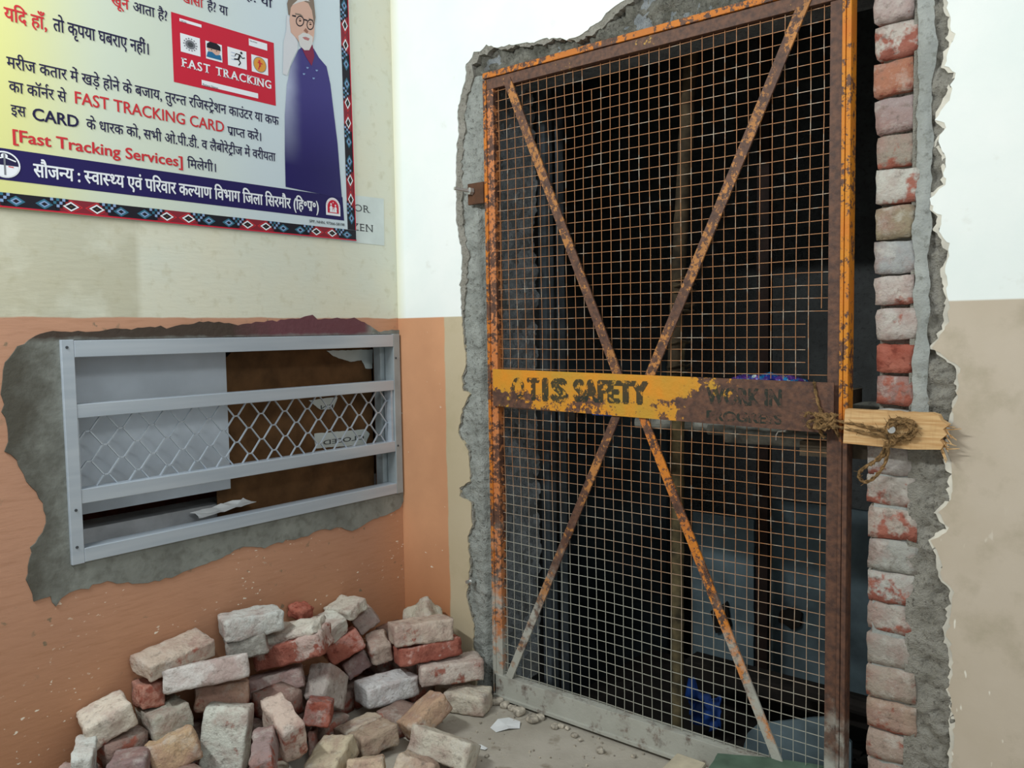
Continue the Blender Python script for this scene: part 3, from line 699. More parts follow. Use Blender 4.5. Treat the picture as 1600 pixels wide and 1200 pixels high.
# red card printed on the poster
poly('card_print', [(-.863, 2.031), (-.516, 2.031), (-.516, 2.229), (-.863, 2.229)], toA, d1, M['cardred'], ps)
c5 = lambda x, y: A(260 + x / 7.5, 10 + y / 7.5, PX)
def rect5(x0_, y0_, x1_, y1_): a = c5(x0_, y0_); c = c5(x1_, y1_); return [(a[0], a[1]), (c[0], a[1]), (c[0], c[1]), (a[0], c[1])]
wp = [(rect5(150, 138, 410, 250), 0, 0), (rect5(158, 310, 398, 590), 0, 0), (rect5(455, 400, 655, 660), 0, 0), (rect5(712, 470, 942, 745), 0, 0), (rect5(992, 560, 1192, 812), 0, 0), (rect5(962, 375, 1180, 520), 0, 0), (rect5(410, 860, 1074, 1080), 0, 0)]
joinpolys('white_box', wp, toA, d2, [M['white']], ps)
settext('lettering', serif('FAST TRACKING', .028, .13), toA, d2, -.838, -.531, 2.081, .026, M['white'], ps, .72)
def ctr(x, y): return c5(x, y)
ic = []
vx, vz = ctr(278, 450); ic.append((ell(vx, vz, .016, .013), 0, 0)); ic.append((ell(vx, vz, .009, .007), 1, .0003))
for i in range(14): a = i * 2 * math.pi / 14; ic.append((ell(vx + .020 * math.cos(a), vz + .017 * math.sin(a), .0025, .0022, 8), 0, 0))
fx, fz = ctr(552, 520)
ic += [(ell(fx, fz + .003, .021, .018), 2, 0), ([(fx - .023, fz + .004), (fx + .023, fz + .004), (fx + .022, fz + .017), (fx + .010, fz + .0235), (fx - .012, fz + .0235), (fx - .022, fz + .016)], 3, .0003),
       ([(fx - .025, fz - .023), (fx + .025, fz - .023), (fx + .022, fz - .008), (fx + .006, fz - .012), (fx - .006, fz - .005), (fx - .02, fz - .007)], 4, .0003), (ell(fx - .008, fz + .001, .002, .0015, 8), 3, .0006), (ell(fx + .009, fz + .001, .002, .0015, 8), 3, .0006)]
rx, rz = ctr(850, 610)
def limb(p, q, t): (a, b_), (c, e) = p, q; L = math.hypot(c - a, e - b_); nx, nz = -(e - b_) / L * t, (c - a) / L * t; return [(a + nx, b_ + nz), (a - nx, b_ - nz), (c - nx, e - nz), (c + nx, e + nz)]
for p, q, t in (((.004, .012), (-.003, -.004), .0032), ((.004, .010), (-.010, .012), .0014), ((-.010, .012), (-.015, .004), .0014), ((.004, .010), (.011, .002), .0014), ((.011, .002), (.020, .006), .0014), ((-.003, -.004), (-.018, -.006), .002), ((-.003, -.004), (.004, -.013), .002), ((.004, -.013), (-.003, -.022), .0018)):
    ic.append((limb((rx + p[0], rz + p[1]), (rx + q[0], rz + q[1]), t), 3, .0002))
ic.append((ell(rx + .008, rz + .018, .004, .004, 10), 3, .0002))
for k in range(3): ic.append((limb((rx - .028, rz + .012 - k * .01), (rx - .014, rz + .012 - k * .01), .0006), 5, .0002))
ox, oz = ctr(1092, 685)
ic += [(ell(ox, oz, .024, .024), 0, 0), (ell(ox, oz, .022, .022), 6, .0002), (limb((ox - .002, oz + .014), (ox + .001, oz - .006), .003), 7, .0005), (limb((ox - .008, oz + .006), (ox + .009, oz + .004), .002), 7, .0006), (limb((ox - .001, oz - .004), (ox - .006, oz - .016), .0018), 7, .0005)]
for lo_, hi_, nm_ in ((0, 16, 0), (16, 21, 1), (21, 33, 2), (33, 38, 3)):
    joinpolys('icon', ic[lo_:hi_], toA, d3, [M['grey'], M['inkg'], M['skin'], M['black'], M['blue2'], M['lblue'], M['orange'], M['red']], ps)
a = c5(425, 935); c = c5(600, 940); settext('lettering', layout('Patient Name', .0), toA, d3, a[0], c[0], a[1] + .001, .008, M['inkg'], ps, .72)
a = c5(165, 180); settext('lettering', layout('OPD No', .0), toA, d3, a[0], a[0] + .018, a[1], .005, M['inkg'], ps, .72)
a = c5(975, 410); settext('lettering', layout('Date of Issue', .0), toA, d3, a[0], a[0] + .026, a[1], .005, M['inkg'], ps, .72)
# printed man with glasses and a dark robe
c3 = lambda x, y: A(400 + x / 7.27, y / 7.27, PX)
pm = []
def add(pts, mi, dd): pm.append(([c3(*p) for p in pts], mi, dd))
rb_ = [(1115, 730), (1112, 600), (1112, 450), (1120, 330), (1135, 260), (1165, 195), (1190, 175), (1225, 190), (1245, 225), (1275, 260), (1290, 330), (1302, 430), (1318, 560), (1335, 775)]
poly('robe_print', [A(x / 2.5, y / 2.5, PX) for x, y in rb_], toA, d2, M['robe'], ps)
add([(500, 510), (640, 510), (660, 640), (628, 750), (560, 640)], 0, .0002)
add([(350, 40), (380, -60), (440, -90), (470, -20), (420, 60), (400, 170), (365, 170)], 1, .0004)
add([(400, 60), (440, -60), (560, -90), (640, -10), (662, 120), (662, 270), (640, 400), (600, 200), (520, 60), (420, 120)], 1, .0006)
add([(390, 90), (430, 30), (520, 5), (600, 40), (645, 130), (662, 260), (658, 380), (646, 470), (600, 560), (520, 540), (466, 450), (392, 370), (376, 230)], 2, .0007)
add([(400, 70), (440, 25), (520, 8), (590, 40), (630, 120), (650, 240), (660, 290), (672, 200), (650, -20), (560, -100), (430, -90), (392, 0)], 1, .0008)
add([(405, 60), (470, 0), (560, -20), (610, 20), (560, 10), (480, 30)], 3, .00085)
add([(440, 150), (500, 160), (535, 190), (490, 178), (440, 168)], 1, .00088); add([(590, 205), (640, 225), (650, 240), (600, 225)], 1, .00088)
add([(475, 410), (530, 372), (590, 385), (640, 420), (636, 500), (600, 572), (545, 572), (492, 520)], 3, .0009)
add([(520, 425), (560, 420), (605, 440), (590, 465), (545, 450)], 4, .0011)
add([(535, 350), (560, 320), (590, 360), (575, 385)], 5, .0010)
for gx, gy, rx_, ry_ in ((495, 242, 48, 62), (612, 282, 42, 62)):
    pts = [(gx + rx_ * math.cos(t * math.pi / 12), gy + ry_ * math.sin(t * math.pi / 12)) for t in range(24)]
    ins = [(gx + rx_ * .78 * math.cos(t * math.pi / 12), gy + ry_ * .78 * math.sin(t * math.pi / 12)) for t in range(24)]
    for t in range(24): u = (t + 1) % 24; add([pts[t], pts[u], ins[u], ins[t]], 6, .0009)
    add([(gx - 26, gy - 22), (gx, gy - 30), (gx + 24, gy - 18), (gx, gy - 22)], 5, .0007); add([(gx - 14, gy - 2), (gx, gy - 14), (gx + 20, gy - 2), (gx, gy + 6)], 6, .0007)
add([(540, 215), (580, 228), (580, 245), (540, 232)], 6, .0009); add([(405, 170), (450, 178), (450, 198), (405, 186)], 6, .0009)
for x, y in ((580, 770), (540, 840), (685, 800), (650, 890)): add([(x - 14, y - 8), (x + 16, y - 4), (x + 6, y + 12), (x - 10, y + 10)], 7, .0009)
add([(345, 170), (385, 190), (395, 340), (470, 470), (470, 560), (400, 700), (350, 860), (300, 840), (310, 480), (340, 350)], 8, .0001)
joinpolys('portrait_print', pm, toA, d3, [M['scarf'], M['hair'], M['skin'], M['beard'], M['pink'], M['dkskin'], M['black'], M['lblue'], solid('print_pale_sleeve', (206, 208, 214))], ps)
# family welfare emblem on the banner, and the round medical emblem at its left end
cx, cz = -.297, 1.728; R = .031
em = [([(cx - R, cz - .026)] + [(cx - R * math.cos(t * math.pi / 14) * 1.0, cz + .004 + R * math.sin(t * math.pi / 14)) for t in range(15)] + [(cx + R, cz - .026)], 0, 0),
      ([(cx - .024, cz - .018), (cx + .024, cz - .018)] + [(cx + .024 * math.cos(t * math.pi / 14), cz + .002 + .025 * math.sin(t * math.pi / 14)) for t in range(15)], 1, .0003)]
for px_, hh in ((-.009, .024), (.010, .021), (.001, .012)):
    bx = cx + px_; bz = cz - .015
    em += [(ell(bx, bz + hh + .003, .0032 * hh / .022, .0034 * hh / .022, 12), 0, .0006), ([(bx - .006 * hh / .022, bz), (bx + .006 * hh / .022, bz), (bx + .004 * hh / .022, bz + hh * .55), (bx + .007 * hh / .022, bz + hh * .5), (bx + .003, bz + hh * .9), (bx - .003, bz + hh * .9), (bx - .007 * hh / .022, bz + hh * .5), (bx - .004 * hh / .022, bz + hh * .55)], 0, .0006)]
em.append((ell(cx, cz + .018, .002, .002, 8), 0, .0006))
for i in range(13):
    a = math.radians(12 + i * 13); mx, mz = cx + .0275 * math.cos(a), cz + .003 + .028 * math.sin(a); em.append((ell(mx, mz, .0011, .0014, 6), 1, .0004))
MEM = [M['white'], M['cardred'], M['ink'], M['grey'], M['red']]; joinpolys('emblem', em, toA, d3, MEM, ps)
cx, cz = -1.322, 1.729
em = [(ell(cx, cz, .036, .033, 32), 0, 0), (ell(cx, cz, .032, .029, 32), 2, .0002), ([(cx + .032 * math.cos(math.radians(a)), cz - .002 + .029 * math.sin(math.radians(a))) for a in range(180, 361, 12)], 0, .0004), (limb((cx, cz - .026), (cx, cz + .026), .0022), 3, .0008), (ell(cx, cz + .021, .008, .006, 16), 0, .0006), (limb((cx, cz + .018), (cx + .026, cz + .010), .0016), 0, .0007), (limb((cx, cz + .018), (cx - .026, cz + .010), .0016), 0, .0007), (limb((cx + .008, cz - .004), (cx + .02, cz - .005), .0012), 4, .0008)]
joinpolys('emblem', em, toA, d3, [M['white'], M['cardred'], M['ink'], M['grey'], M['red']], ps)
# ------------------------------------------------------------------ the steel mesh gate
gt = empty('mesh_gate', (1.04, .01, 0)); tag(gt, 'rusty orange steel gate of wire mesh standing in the broken doorway', 'gate')
ZT = 2.155
def gbox(name, x0, x1, z0, z1, y0, y1, m, par=None, bev=.0012): b = MB(); b.box(x0, x1, y0, y1, z0, z1); return b.build(name, M[m], par or gt, bevel=bev)
ls = gbox('left_stile', .458, .486, .02, 2.135, .000, .034, 'rust_pale')
gbox('stile_edge', .446, .459, .02, 2.135, -.006, .034, 'rust_orange', ls)
rs = gbox('right_stile', 1.590, 1.622, .02, ZT, .004, .040, 'rust_brown')
ob = MB(); ob.box(1.621, 1.630, -.002, .040, .02, ZT); ob.box(1.632, 1.644, -.004, .040, .02, ZT); ob.build('stile_edge', M['rust_yellow'], rs, bevel=.0015)
tr = gbox('top_rail', .446, 1.622, 2.102, 2.137, -.001, .034, 'rust_top')
gbox('rail_edge', .446, 1.622, 2.139, 2.158, -.006, .034, 'rust_orange', tr)
br = gbox('bottom_rail', .452, 1.60, .022, .094, -.006, .030, 'rust_brown')
gbox('rail_lip', .452, 1.60, .012, .024, -.014, .030, 'rust_brown', br)
def quadbox(name, P, y0, y1, m, par):        # P: four (x, z), counter-clockwise from lower left
    b = MB(); b.hexa([(P[0][0], y0, P[0][1]), (P[1][0], y0, P[1][1]), (P[0][0], y1, P[0][1]), (P[1][0], y1, P[1][1]), (P[3][0], y0, P[3][1]), (P[2][0], y0, P[2][1]), (P[3][0], y1, P[3][1]), (P[2][0], y1, P[2][1])])
    return b.build(name, M[m], par)
mp = quadbox('middle_plate', [(.474, 1.040), (1.612, 1.020), (1.612, 1.150), (.474, 1.166)], -.012, -.008, 'plate', gt)
def brace(x0, z0, x1, z1, w_, m, y=-.005):
    L = math.hypot(x1 - x0, z1 - z0); nx, nz = -(z1 - z0) / L * w_ / 2, (x1 - x0) / L * w_ / 2
    return quadbox('brace', [(x0 - nx, z0 - nz), (x0 + nx, z0 + nz), (x1 + nx, z1 + nz), (x1 - nx, z1 - nz)], y, y + .006, m, gt)
brace(.550, 2.118, .990, 1.10, .030, 'rust_brace'); brace(1.532, 2.125, 1.050, 1.10, .030, 'rust_brace')
brace(.974, 1.06, .516, .094, .027, 'rust_brace'); brace(1.040, 1.06, 1.474, .094, .027, 'rust_brace_o')
def stext(s, u0, u1, z0, h, bold=.045):
    V, Fc = layout(s, bold); return settext('stencil_lettering', (V, Fc), toB, .0126, u0, u1, z0, h, M['stencil'], mp, .72)
stext('O', .556, .612, 1.069, .071, .05); stext('T', .622, .674, 1.069, .071, .08); stext('I', .684, .710, 1.069, .071, .10); stext('S', .718, .786, 1.069, .071, .10); stext('SAFETY', .806, 1.078, 1.073, .066, .09); stext('WORK IN', 1.262, 1.478, 1.083, .047, .055); stext('PROGRESS', 1.262, 1.478, 1.036, .028, .05)
# wire mesh, two panels
def wires(z0, z1, top, gaps):
    b = MB(); p = .0335; nx = int((1.592 - .486) / p); rw = .0011
    def wob(x, z): return (.0025 * noise.noise(Vector((x * 5, z * 5, top))), .006 * noise.noise(Vector((x * 3, z * 3, top + 4))), .0025 * noise.noise(Vector((x * 5, z * 5, top + 8))))
    for i in range(nx + 1):
        x = .500 + i * p; za, zb = z0, z1
        for (gi, ga, gb) in gaps:
            if gi == i: za, zb = ga, gb
        if x > 1.592: continue
        n = 14; pts = []
        for k in range(n + 1):
            z = za + (zb - za) * k / n; a = wob(x, z); pts.append((x + a[0], .014 + a[1], z))
        b.tube(pts, rw, 4, caps=False)
    z = z0 + .012
    while z < z1:
        pts = []
        xe = 1.592
        if top == 1 and 1.20 < z < 1.30: xe = 1.53
        for k in range(15):
            x = .484 + (xe - .484) * k / 14; a = wob(x, z); pts.append((x, .0165 + a[1], z + a[2]))
        b.tube(pts, rw, 4, caps=False); z += .0332
    o = b.build('wire_mesh', M['wire'], gt); o['kind'] = 'stuff'; return o
wires(1.155, 2.112, 1, [(32, 1.34, 2.11), (11, 1.155, 2.03)]); wires(.090, 1.045, 2, [])
# bolts and lug on the left of the gate
hg = empty('hinge_lug', (.405, -.002, 1.765)); tag(hg, 'brown steel lug with a bright bolt, left of the gate at shoulder height', 'bracket')
b = MB(); b.box(.375, .446, -.012, -.002, 1.728, 1.800); b.build('lug_plate', M['steel_brown'], hg, bevel=.002)
b = MB(); b.tube([(.396, -.012, 1.772), (.372, -.075, 1.778)], .006, 10); b.tube([(.397, -.012, 1.772), (.393, -.024, 1.773)], .013, 6); b.build('bolt', M['bolt'], hg)
bt = empty('anchor_bolt', (.352, 0, .404)); tag(bt, 'bright anchor bolt in crumbling cement, low beside the gate', 'bolt')
b = MB(); b.tube([(.352, .02, .404), (.350, -.03, .408)], .006, 10); b.tube([(.352, .0, .404), (.351, -.014, .406)], .012, 6); b.build('shank', M['bolt'], bt)
# ------------------------------------------------------------------ plank, nail and rope on the right jamb
pk = empty('wooden_plank', (1.75, -.03, 1.0)); tag(pk, 'short raw pine plank nailed across the brick jamb beside the gate', 'plank')
end = [(1.868, 1.004), (1.874, 1.016), (1.866, 1.026), (1.880, 1.040), (1.872, 1.052), (1.884, 1.062), (1.868, 1.072), (1.862, 1.084)]
pkl = [(1.648, 1.003), (1.80, .999)] + end + jag([(1.862, 1.087), (1.652, 1.088)], .015, .002, 5)[1:]
slab('board', [pkl], toB, .050, .022, M['wood'], pk)
b = MB()
for i in range(16):
    z = random.uniform(1.0, 1.06); x = 1.868 + random.uniform(-.004, .008); b.tube([(x, -.03, z), (x + random.uniform(.01, .035), -.04 + random.uniform(-.01, .01), z + random.uniform(-.028, .012))], [.0028, .0008], 4)
o = b.build('splintered_end', M['wood'], pk); o['kind'] = 'stuff'
nl = empty('nail_screw', (1.765, -.055, 1.045)); tag(nl, 'bright round screw head in the pine plank', 'screw')
b = MB(); b.tube([(1.765, -.045, 1.045), (1.765, -.068, 1.046)], .0035, 8); b.tube([(1.765, -.064, 1.046), (1.765, -.069, 1.046)], .009, 14); b.build('screw_head', M['bolt'], nl)
rp = empty('coir_rope', (1.6, -.03, 1.05)); tag(rp, 'brown coir rope tying the gate to the pine plank', 'rope')
def rope(name, pts, r=.0042, n=6):
    P = smoothpath(pts, n); out = []
    b = MB()
    for s in (0, 1):
        Q = []
        for i, p in enumerate(P):
            a = i * .9 + s * math.pi; Q.append(p + Vector((math.cos(a) * r * .5, math.sin(a) * r * .5, math.sin(a) * r * .5)))
        b.tube(Q, r * .72, 6, .18)
    for i in range(0, len(P) - 1, 2):            # loose fibres
        p = P[i] + Vector((random.uniform(-1, 1), random.uniform(-1, 0), random.uniform(-1, 1))) * r
        b.tube([p, p + Vector((random.uniform(-1, 1), random.uniform(-.7, .2), random.uniform(-1, 1))) * .014], .0005, 3, caps=False)
    o = b.build(name, M['rope'], rp); return o
def R(px, py, y=-.055): x, z = B(px, py, y); return (x, y, z)
rope('strand', [R(1272, 597, -.014), R(1276, 620, -.018), R(1283, 645, -.022), R(1292, 660, -.03)], .0035)
rope('strand', [R(1290, 655, -.03), R(1330, 661, -.05), R(1360, 668, -.056), R(1388, 674, -.06)], .004)
rope('strand', [R(1296, 664, -.03), R(1330, 671, -.05), R(1362, 678, -.056), R(1390, 681, -.06)], .004)
kp = []
for i in range(26):
    a = i * 1.9; kp.append(R(1290 + 15 * math.cos(a) * (1 + .3 * math.sin(i * 1.3)), 659 + 13 * math.sin(a * 1.13), -.026 - .014 * abs(math.sin(i * .7))))
rope('knot', kp, .0042, 4)
rope('loose_end', [R(1284, 655, -.03), R(1272, 648, -.03), R(1262, 645, -.034), R(1258, 651, -.03)], .0036); rope('loose_end', [R(1288, 660, -.03), R(1272, 657, -.035), R(1262, 661, -.03), R(1266, 670, -.03)], .0036)
rope('strand', [R(1282, 660, -.03), R(1281, 672, -.02), R(1288, 684, -.012)], .0036); rope('strand', [R(1300, 664, -.03), R(1306, 672, -.03), R(1311, 682, -.02)], .0036)
cp = []
for i in range(44):
    a = i * .74; rr = 1 + .28 * math.sin(i * 1.7); cp.append(R(1408 + 19 * math.cos(a) * rr, 671 + 14 * math.sin(a) * rr, -.060 - .006 * math.sin(i * 2.3)))
rope('coil', cp, .0044, 4)
rope('coil', [R(1392, 655, -.062), R(1388, 668, -.066), R(1386, 682, -.066), R(1400, 690, -.064), R(1386, 700, -.06)], .0044)
rope('loop', [R(1388, 690, -.062), R(1386, 704, -.058), R(1376, 716, -.055), R(1358, 726, -.055), R(1345, 736, -.055), R(1343, 746, -.055), R(1352, 753, -.055), R(1366, 746, -.055), R(1378, 732, -.055), R(1386, 714, -.058), R(1388, 694, -.062)], .0042)
rope('loop', [R(1384, 690, -.062), R(1380, 706, -.056), R(1366, 722, -.055), R(1360, 727, -.055)], .0038)
# ------------------------------------------------------------------ behind the gate
def pole(name, lab, a, b_, r, m, seg, cat, jn=True, grp=None):
    e = empty(name, a); tag(e, lab, cat, grp); a = Vector(a); b_ = Vector(b_); n = seg * 6; pts = []; rad = []
    for i in range(n + 1):
        t = i / n; w_ = Vector((noise.noise(Vector((t * 3, r * 99, 1))) * .008, 0, 0)); pts.append(a.lerp(b_, t) + w_); rad.append(r * (1.12 if (i % 6 == 0 and jn) else 1))
    mb = MB(); mb.tube(pts, rad, 12); mb.build('culm', M[m], e, True); return e
x1_, z1_ = B(1058, 1140, .34); x2_, z2_ = B(1056, 560, .34)
p1 = pole('bamboo_pole', 'lower weathered bamboo pole standing behind the gate', (x1_, .34, -.168), (x2_ + .01, .34, z2_ + .05), .021, 'pole', 6, 'pole', grp='bamboo poles behind the gate')
x3, z3 = B(1052, 600, .30); x4, z4 = B(1090, 60, .30)
p2 = pole('bamboo_pole', 'upper bamboo pole lashed to the lower one behind the gate', (x3, .295, z3), (x4, .295, z4 + .2), .023, 'pole_shade', 5, 'pole', grp='bamboo poles behind the gate')
b = MB()
for py in (437, 446, 455, 478, 487, 535, 572, 580):
    x, z = B(1062 - (py - 500) * .07, py, .3)
    b.tube([(x + .031 * math.cos(t * math.pi / 8), .316 + .05 * math.sin(t * math.pi / 8), z + .004 * math.sin(t)) for t in range(17)], .004, 5)
o = b.build('lashing', M['binding'], p2); o['kind'] = 'stuff'
# a scaffold ledge carrying pipes, its colour dark for the shade beneath them
sl = empty('scaffold_board', (1.3, .4, 1.02)); tag(sl, 'timber board lying across the shaft behind the gate, coloured dark as shade', 'board')
b = MB(); b.box(.56, 2.5, .38, .50, .985, 1.012); b.build('board', M['dark'], sl, bevel=.002)
def pipe(px, py, rr, y0_, x_end, y1_, lab, k, dz=0):
    x, z = B(px, py, y0_); e = empty('scaffold_pipe', (x, y0_, z)); tag(e, lab, 'pipe', 'pipes lying behind the middle plate')
    b = MB(); n = 14; a = Vector((x, y0_, z)); c = Vector((x_end, y1_, z + dz)); t = (c - a).normalized(); up = Vector((0, 0, 1)); sd = t.cross(up).normalized()
    V = []; Fc = []
    for q, (P, r2) in enumerate(((a, rr), (c, rr), (a, rr * .45), (a + t * .10, rr * .45))):
        for i in range(n): th = 2 * math.pi * i / n; V.append(tuple(P + sd * math.cos(th) * r2 + up * math.sin(th) * r2))
    for i in range(n): j = (i + 1) % n; Fc += [(i, j, n + j, n + i), (j, i, 2 * n + i, 2 * n + j), (2 * n + i, 3 * n + i, 3 * n + j, 2 * n + j)]
    fixpar(mesh('tube', V, Fc, M['pipe'], e, False)); return e
pipe(994, 660, .020, .36, 2.0, .62, 'leftmost grey pipe end showing under the middle plate', 0)
pipe(1087, 666, .017, .30, 2.1, .42, 'second pipe under the middle plate, small dark bore', 1)
pipe(1107, 671, .016, .27, 2.1, .36, 'third pipe under the middle plate, pale rim', 2)
pipe(1134, 681, .020, .20, 1.68, .24, 'lowest pipe under the middle plate, with a wide open bore', 3)
hk = empty('wire_hook', (1.44, .1, .98)); tag(hk, 'small white bent hook below the middle plate', 'hook')
b = MB(); b.tube([(*B(1228, 673, .1),)[:1] + (.1,) + (B(1228, 673, .1)[1],), (B(1216, 674, .1)[0], .1, B(1216, 674, .1)[1]), (B(1213, 680, .1)[0], .1, B(1213, 680, .1)[1]), (B(1213, 688, .1)[0], .1, B(1213, 688, .1)[1])], .003, 6)
b.tube([(B(1228, 673, .1)[0], .1, B(1228, 673, .1)[1]), (B(1232, 640, .1)[0], .1, B(1232, 640, .1)[1])], .003, 6); b.build('bent_wire', M['bolt'], hk)
bk = empty('black_box', (.75, .3, 1.02)); tag(bk, 'small black box hanging behind the left end of the middle plate', 'box')
xa, za = B(856, 630, .36); xb, zb = B(898, 658, .36); b = MB(); b.box(xa, xb, .36, .42, zb, za + .03); b.build('case', M['dark'], bk, bevel=.003)
bs = empty('blue_strip', (.95, .3, 1.02)); tag(bs, 'blue strip showing just under the middle plate behind the gate', 'strip')
xa, za = B(925, 640, .36); xb, zb = B(962, 651, .36); b = MB(); b.box(xa, xb, .36, .40, zb, za + .02); b.build('band', M['blue'], bs, bevel=.002)
# crumpled foil bag on top of the pipes
def foil():
    e = empty('crumpled_bag', (1.42, .16, 1.15)); tag(e, 'crumpled shiny blue and purple wrapper above the middle plate', 'wrapper')
    s = NT('shiny_wrapper', .22, .3, .6); p = s.pos(); n = s.noise(p, 26, 5, .7); c = s.mix((40, 60, 150), (96, 60, 140), s.ramp(n, .42, .5)); c = s.mix(c, (30, 130, 190), s.ramp(s.noise(p, 40, 3), .52, .58)); c = s.mix(c, (170, 190, 190), s.ramp(s.noise(p, 70, 3), .6, .64)); s.color(c)
    V = []; Fc = []; nu, nv = 40, 14
    (xa, za), (xb, zb) = B(1138, 596, .14), B(1262, 600, .14)
    for i in range(nu + 1):
        t = i / nu; prof = math.sin(math.pi * min(1, max(0, t))) ** .5
        for j in range(nv):
            a = 2 * math.pi * j / nv; q = Vector((t * 7, math.cos(a) * 1.5, math.sin(a) * 1.5)); r = (.030 * prof + .002) * (1 + .45 * noise.noise(q) + .25 * noise.noise(q * 3))
            V.append((xa + (xb - xa) * t, .15 + r * math.cos(a) * 1.3, (za + zb) / 2 + .004 + r * .62 * math.sin(a)))
    for i in range(nu):
        for j in range(nv): a = i * nv + j; c_ = i * nv + (j + 1) % nv; Fc.append((a, c_, c_ + nv, a + nv))
    Fc.append(tuple(reversed(range(nv)))); Fc.append(tuple(nu * nv + j for j in range(nv)))
    fixpar(mesh('film', V, Fc, s.m, e))
    b = MB(); b.box(1.30, 1.62, .10, .20, za - .05, za - .012); b.build('support_batten', M['oldwood'], e)
foil()
tb = empty('timber_offcut', (1.6, .1, .98)); tag(tb, 'dusty grey timber offcut wedged behind the gate and the pine plank', 'timber')
b = MB(); b.hexa([(1.50, .06, .945), (1.80, .045, .955), (1.50, .10, .945), (1.80, .075, .955), (1.50, .06, .985), (1.80, .045, .995), (1.50, .10, .985), (1.80, .075, .995)]); b.build('offcut', M['oldwood'], tb)
lg = empty('dusty_log', (1.8, .3, 1.08)); tag(lg, 'dusty dark log end lying behind the brick jamb above the pine plank', 'log')
b = MB(); xq, zq = B(1316, 638, .3); xr_, zr = B(1372, 628, .33); b.tube([(xq - .35, .3, zq - .01), (xq, .3, zq), (xr_ + .2, .36, zr)], .017, 10); b.build('trunk', M['pipe'], lg, True)
# post, sheets and debris deeper in the shaft
def depthbox(name, lab, cat, px0, px1, pyt, pyb, y, th, m, grp=None, skew=0, zb=None):
    e = empty(name); x0_, zt = B(px0, pyt, y); x1_, zt2 = B(px1, pyt, y); z_b = B((px0 + px1) / 2, pyb, y)[1] if zb is None else zb
    e.location = ((x0_ + x1_) / 2, y, z_b); tag(e, lab, cat, grp)
    P = jag([(x0_, z_b), (x1_, z_b), (x1_ + skew, zt), (x0_ + skew, zt)], .05, .004, px0, True)
    slab('sheet', [P], lambda u, v, d: (u, y + d, v), 0, th, M[m], e); return e
po_ = empty('steel_post', (B(1190, 900, .9)[0], .9, -.2)); tag(po_, 'dark rusted steel post standing in the middle of the shaft', 'post')
b = MB(); xa = B(1181, 900, .9)[0]; xb = B(1199, 900, .9)[0]; b.box(xa, xb, .9, .94, -1.2, 3.0); b.build('channel', M['post'], po_)
depthbox('metal_sheet', 'blue grey sheet leaning left of the dark steel post', 'sheet', 1082, 1178, 800, 1100, 1.0, .02, 'sheet', 'sheets in the shaft', zb=-.55)
depthbox('metal_sheet', 'widest blue grey sheet right of the dark steel post', 'sheet', 1204, 1420, 780, 1200, 1.02, .02, 'sheet', 'sheets in the shaft', zb=-.9)
depthbox('metal_sheet', 'dark grey sheet deepest at the left of the shaft', 'sheet', 880, 1040, 560, 1060, 1.6, .02, 'sheet2', 'sheets in the shaft', zb=-1.1)
sc_ = empty('broken_panel', (1.4, .45, -.1)); tag(sc_, 'broken pale grey panel standing low behind the gate bottom', 'panel')
P = [B(x, y, .35) for x, y in ((1150, 1215), (1168, 1145), (1182, 1133), (1215, 1128), (1290, 1120), (1330, 1160), (1330, 1290), (1150, 1290))]
slab('sheet', [jag(P, .02, .003, 4, True)], lambda u, v, d: (u, .35 + d, v), 0, .012, M['sheet'], sc_)
hole_ = empty('rust_scrap', (1.45, .8, .5)); tag(hole_, 'ragged dark brown scrap stuck on the widest grey sheet', 'scrap')
P = [B(x, y, 1.0) for x, y in ((1218, 955), (1238, 950), (1252, 958), (1250, 980), (1236, 984), (1226, 974), (1216, 972))]
slab('flake', [jag(P, .01, .004, 6, True)], lambda u, v, d: (u, 1.0 + d, v), 0, .012, M['dark'], hole_)
P = [B(x, y, .98) for x, y in ((1110, 955), (1135, 940), (1142, 980), (1118, 990))]
hl2 = empty('rust_scrap', (P[0][0], .98, P[0][1])); tag(hl2, 'small dark scrap on the grey sheet left of the steel post', 'scrap')
slab('flake', [jag(P, .01, .004, 7, True)], lambda u, v, d: (u, .98 + d, v), 0, .012, M['dark'], hl2)
bm_ = empty('dark_beam', (1.5, .55, .1)); tag(bm_, 'dark dusty beam lying low across the shaft behind the gate', 'beam')
b = MB()
(xa, za), (xb, zb) = B(1070, 1030, .6), B(1380, 1120, .48)
b.hexa([(xa, .6, za - .06), (xb, .46, zb - .05), (xa, .7, za - .06), (xb, .56, zb - .05), (xa, .6, za), (xb, .46, zb + .02), (xa, .7, za), (xb, .56, zb + .02)]); b.build('timber', M['dark'], bm_, bevel=.004)
b = MB(); (xa, za), (xb, zb) = B(1290, 1095, .42), B(1372, 1118, .42); b.tube([(xa - .1, .42, za + .02), (xb + .15, .44, zb)], .026, 9, .1); b.build('branch', M['dark'], bm_)
ht = empty('rubble_heap', (1.2, .5, -.2)); tag(ht, 'dark rubble heaped on the shaft floor behind the gate', 'rubble', None, 'stuff')
b = MB()
for i in range(120):
    x = random.uniform(.55, 1.75); y = random.uniform(.47, .80); r = random.uniform(.015, .05); z = -.12 + .10 * noise.noise(Vector((x * 3, y * 3, 0))) - (y - .3) * .25
    P = []; n = len(b.v)
    for k in range(8): s3 = [(-1, 1)[(k >> j) & 1] for j in range(3)]; P.append((x + s3[0] * r * random.uniform(.6, 1.2), y + s3[1] * r * random.uniform(.6, 1.2), z + s3[2] * r * random.uniform(.4, .9)))
    b.hexa(P)
o = b.build('lumps', M['dark'], ht); o['kind'] = 'stuff'
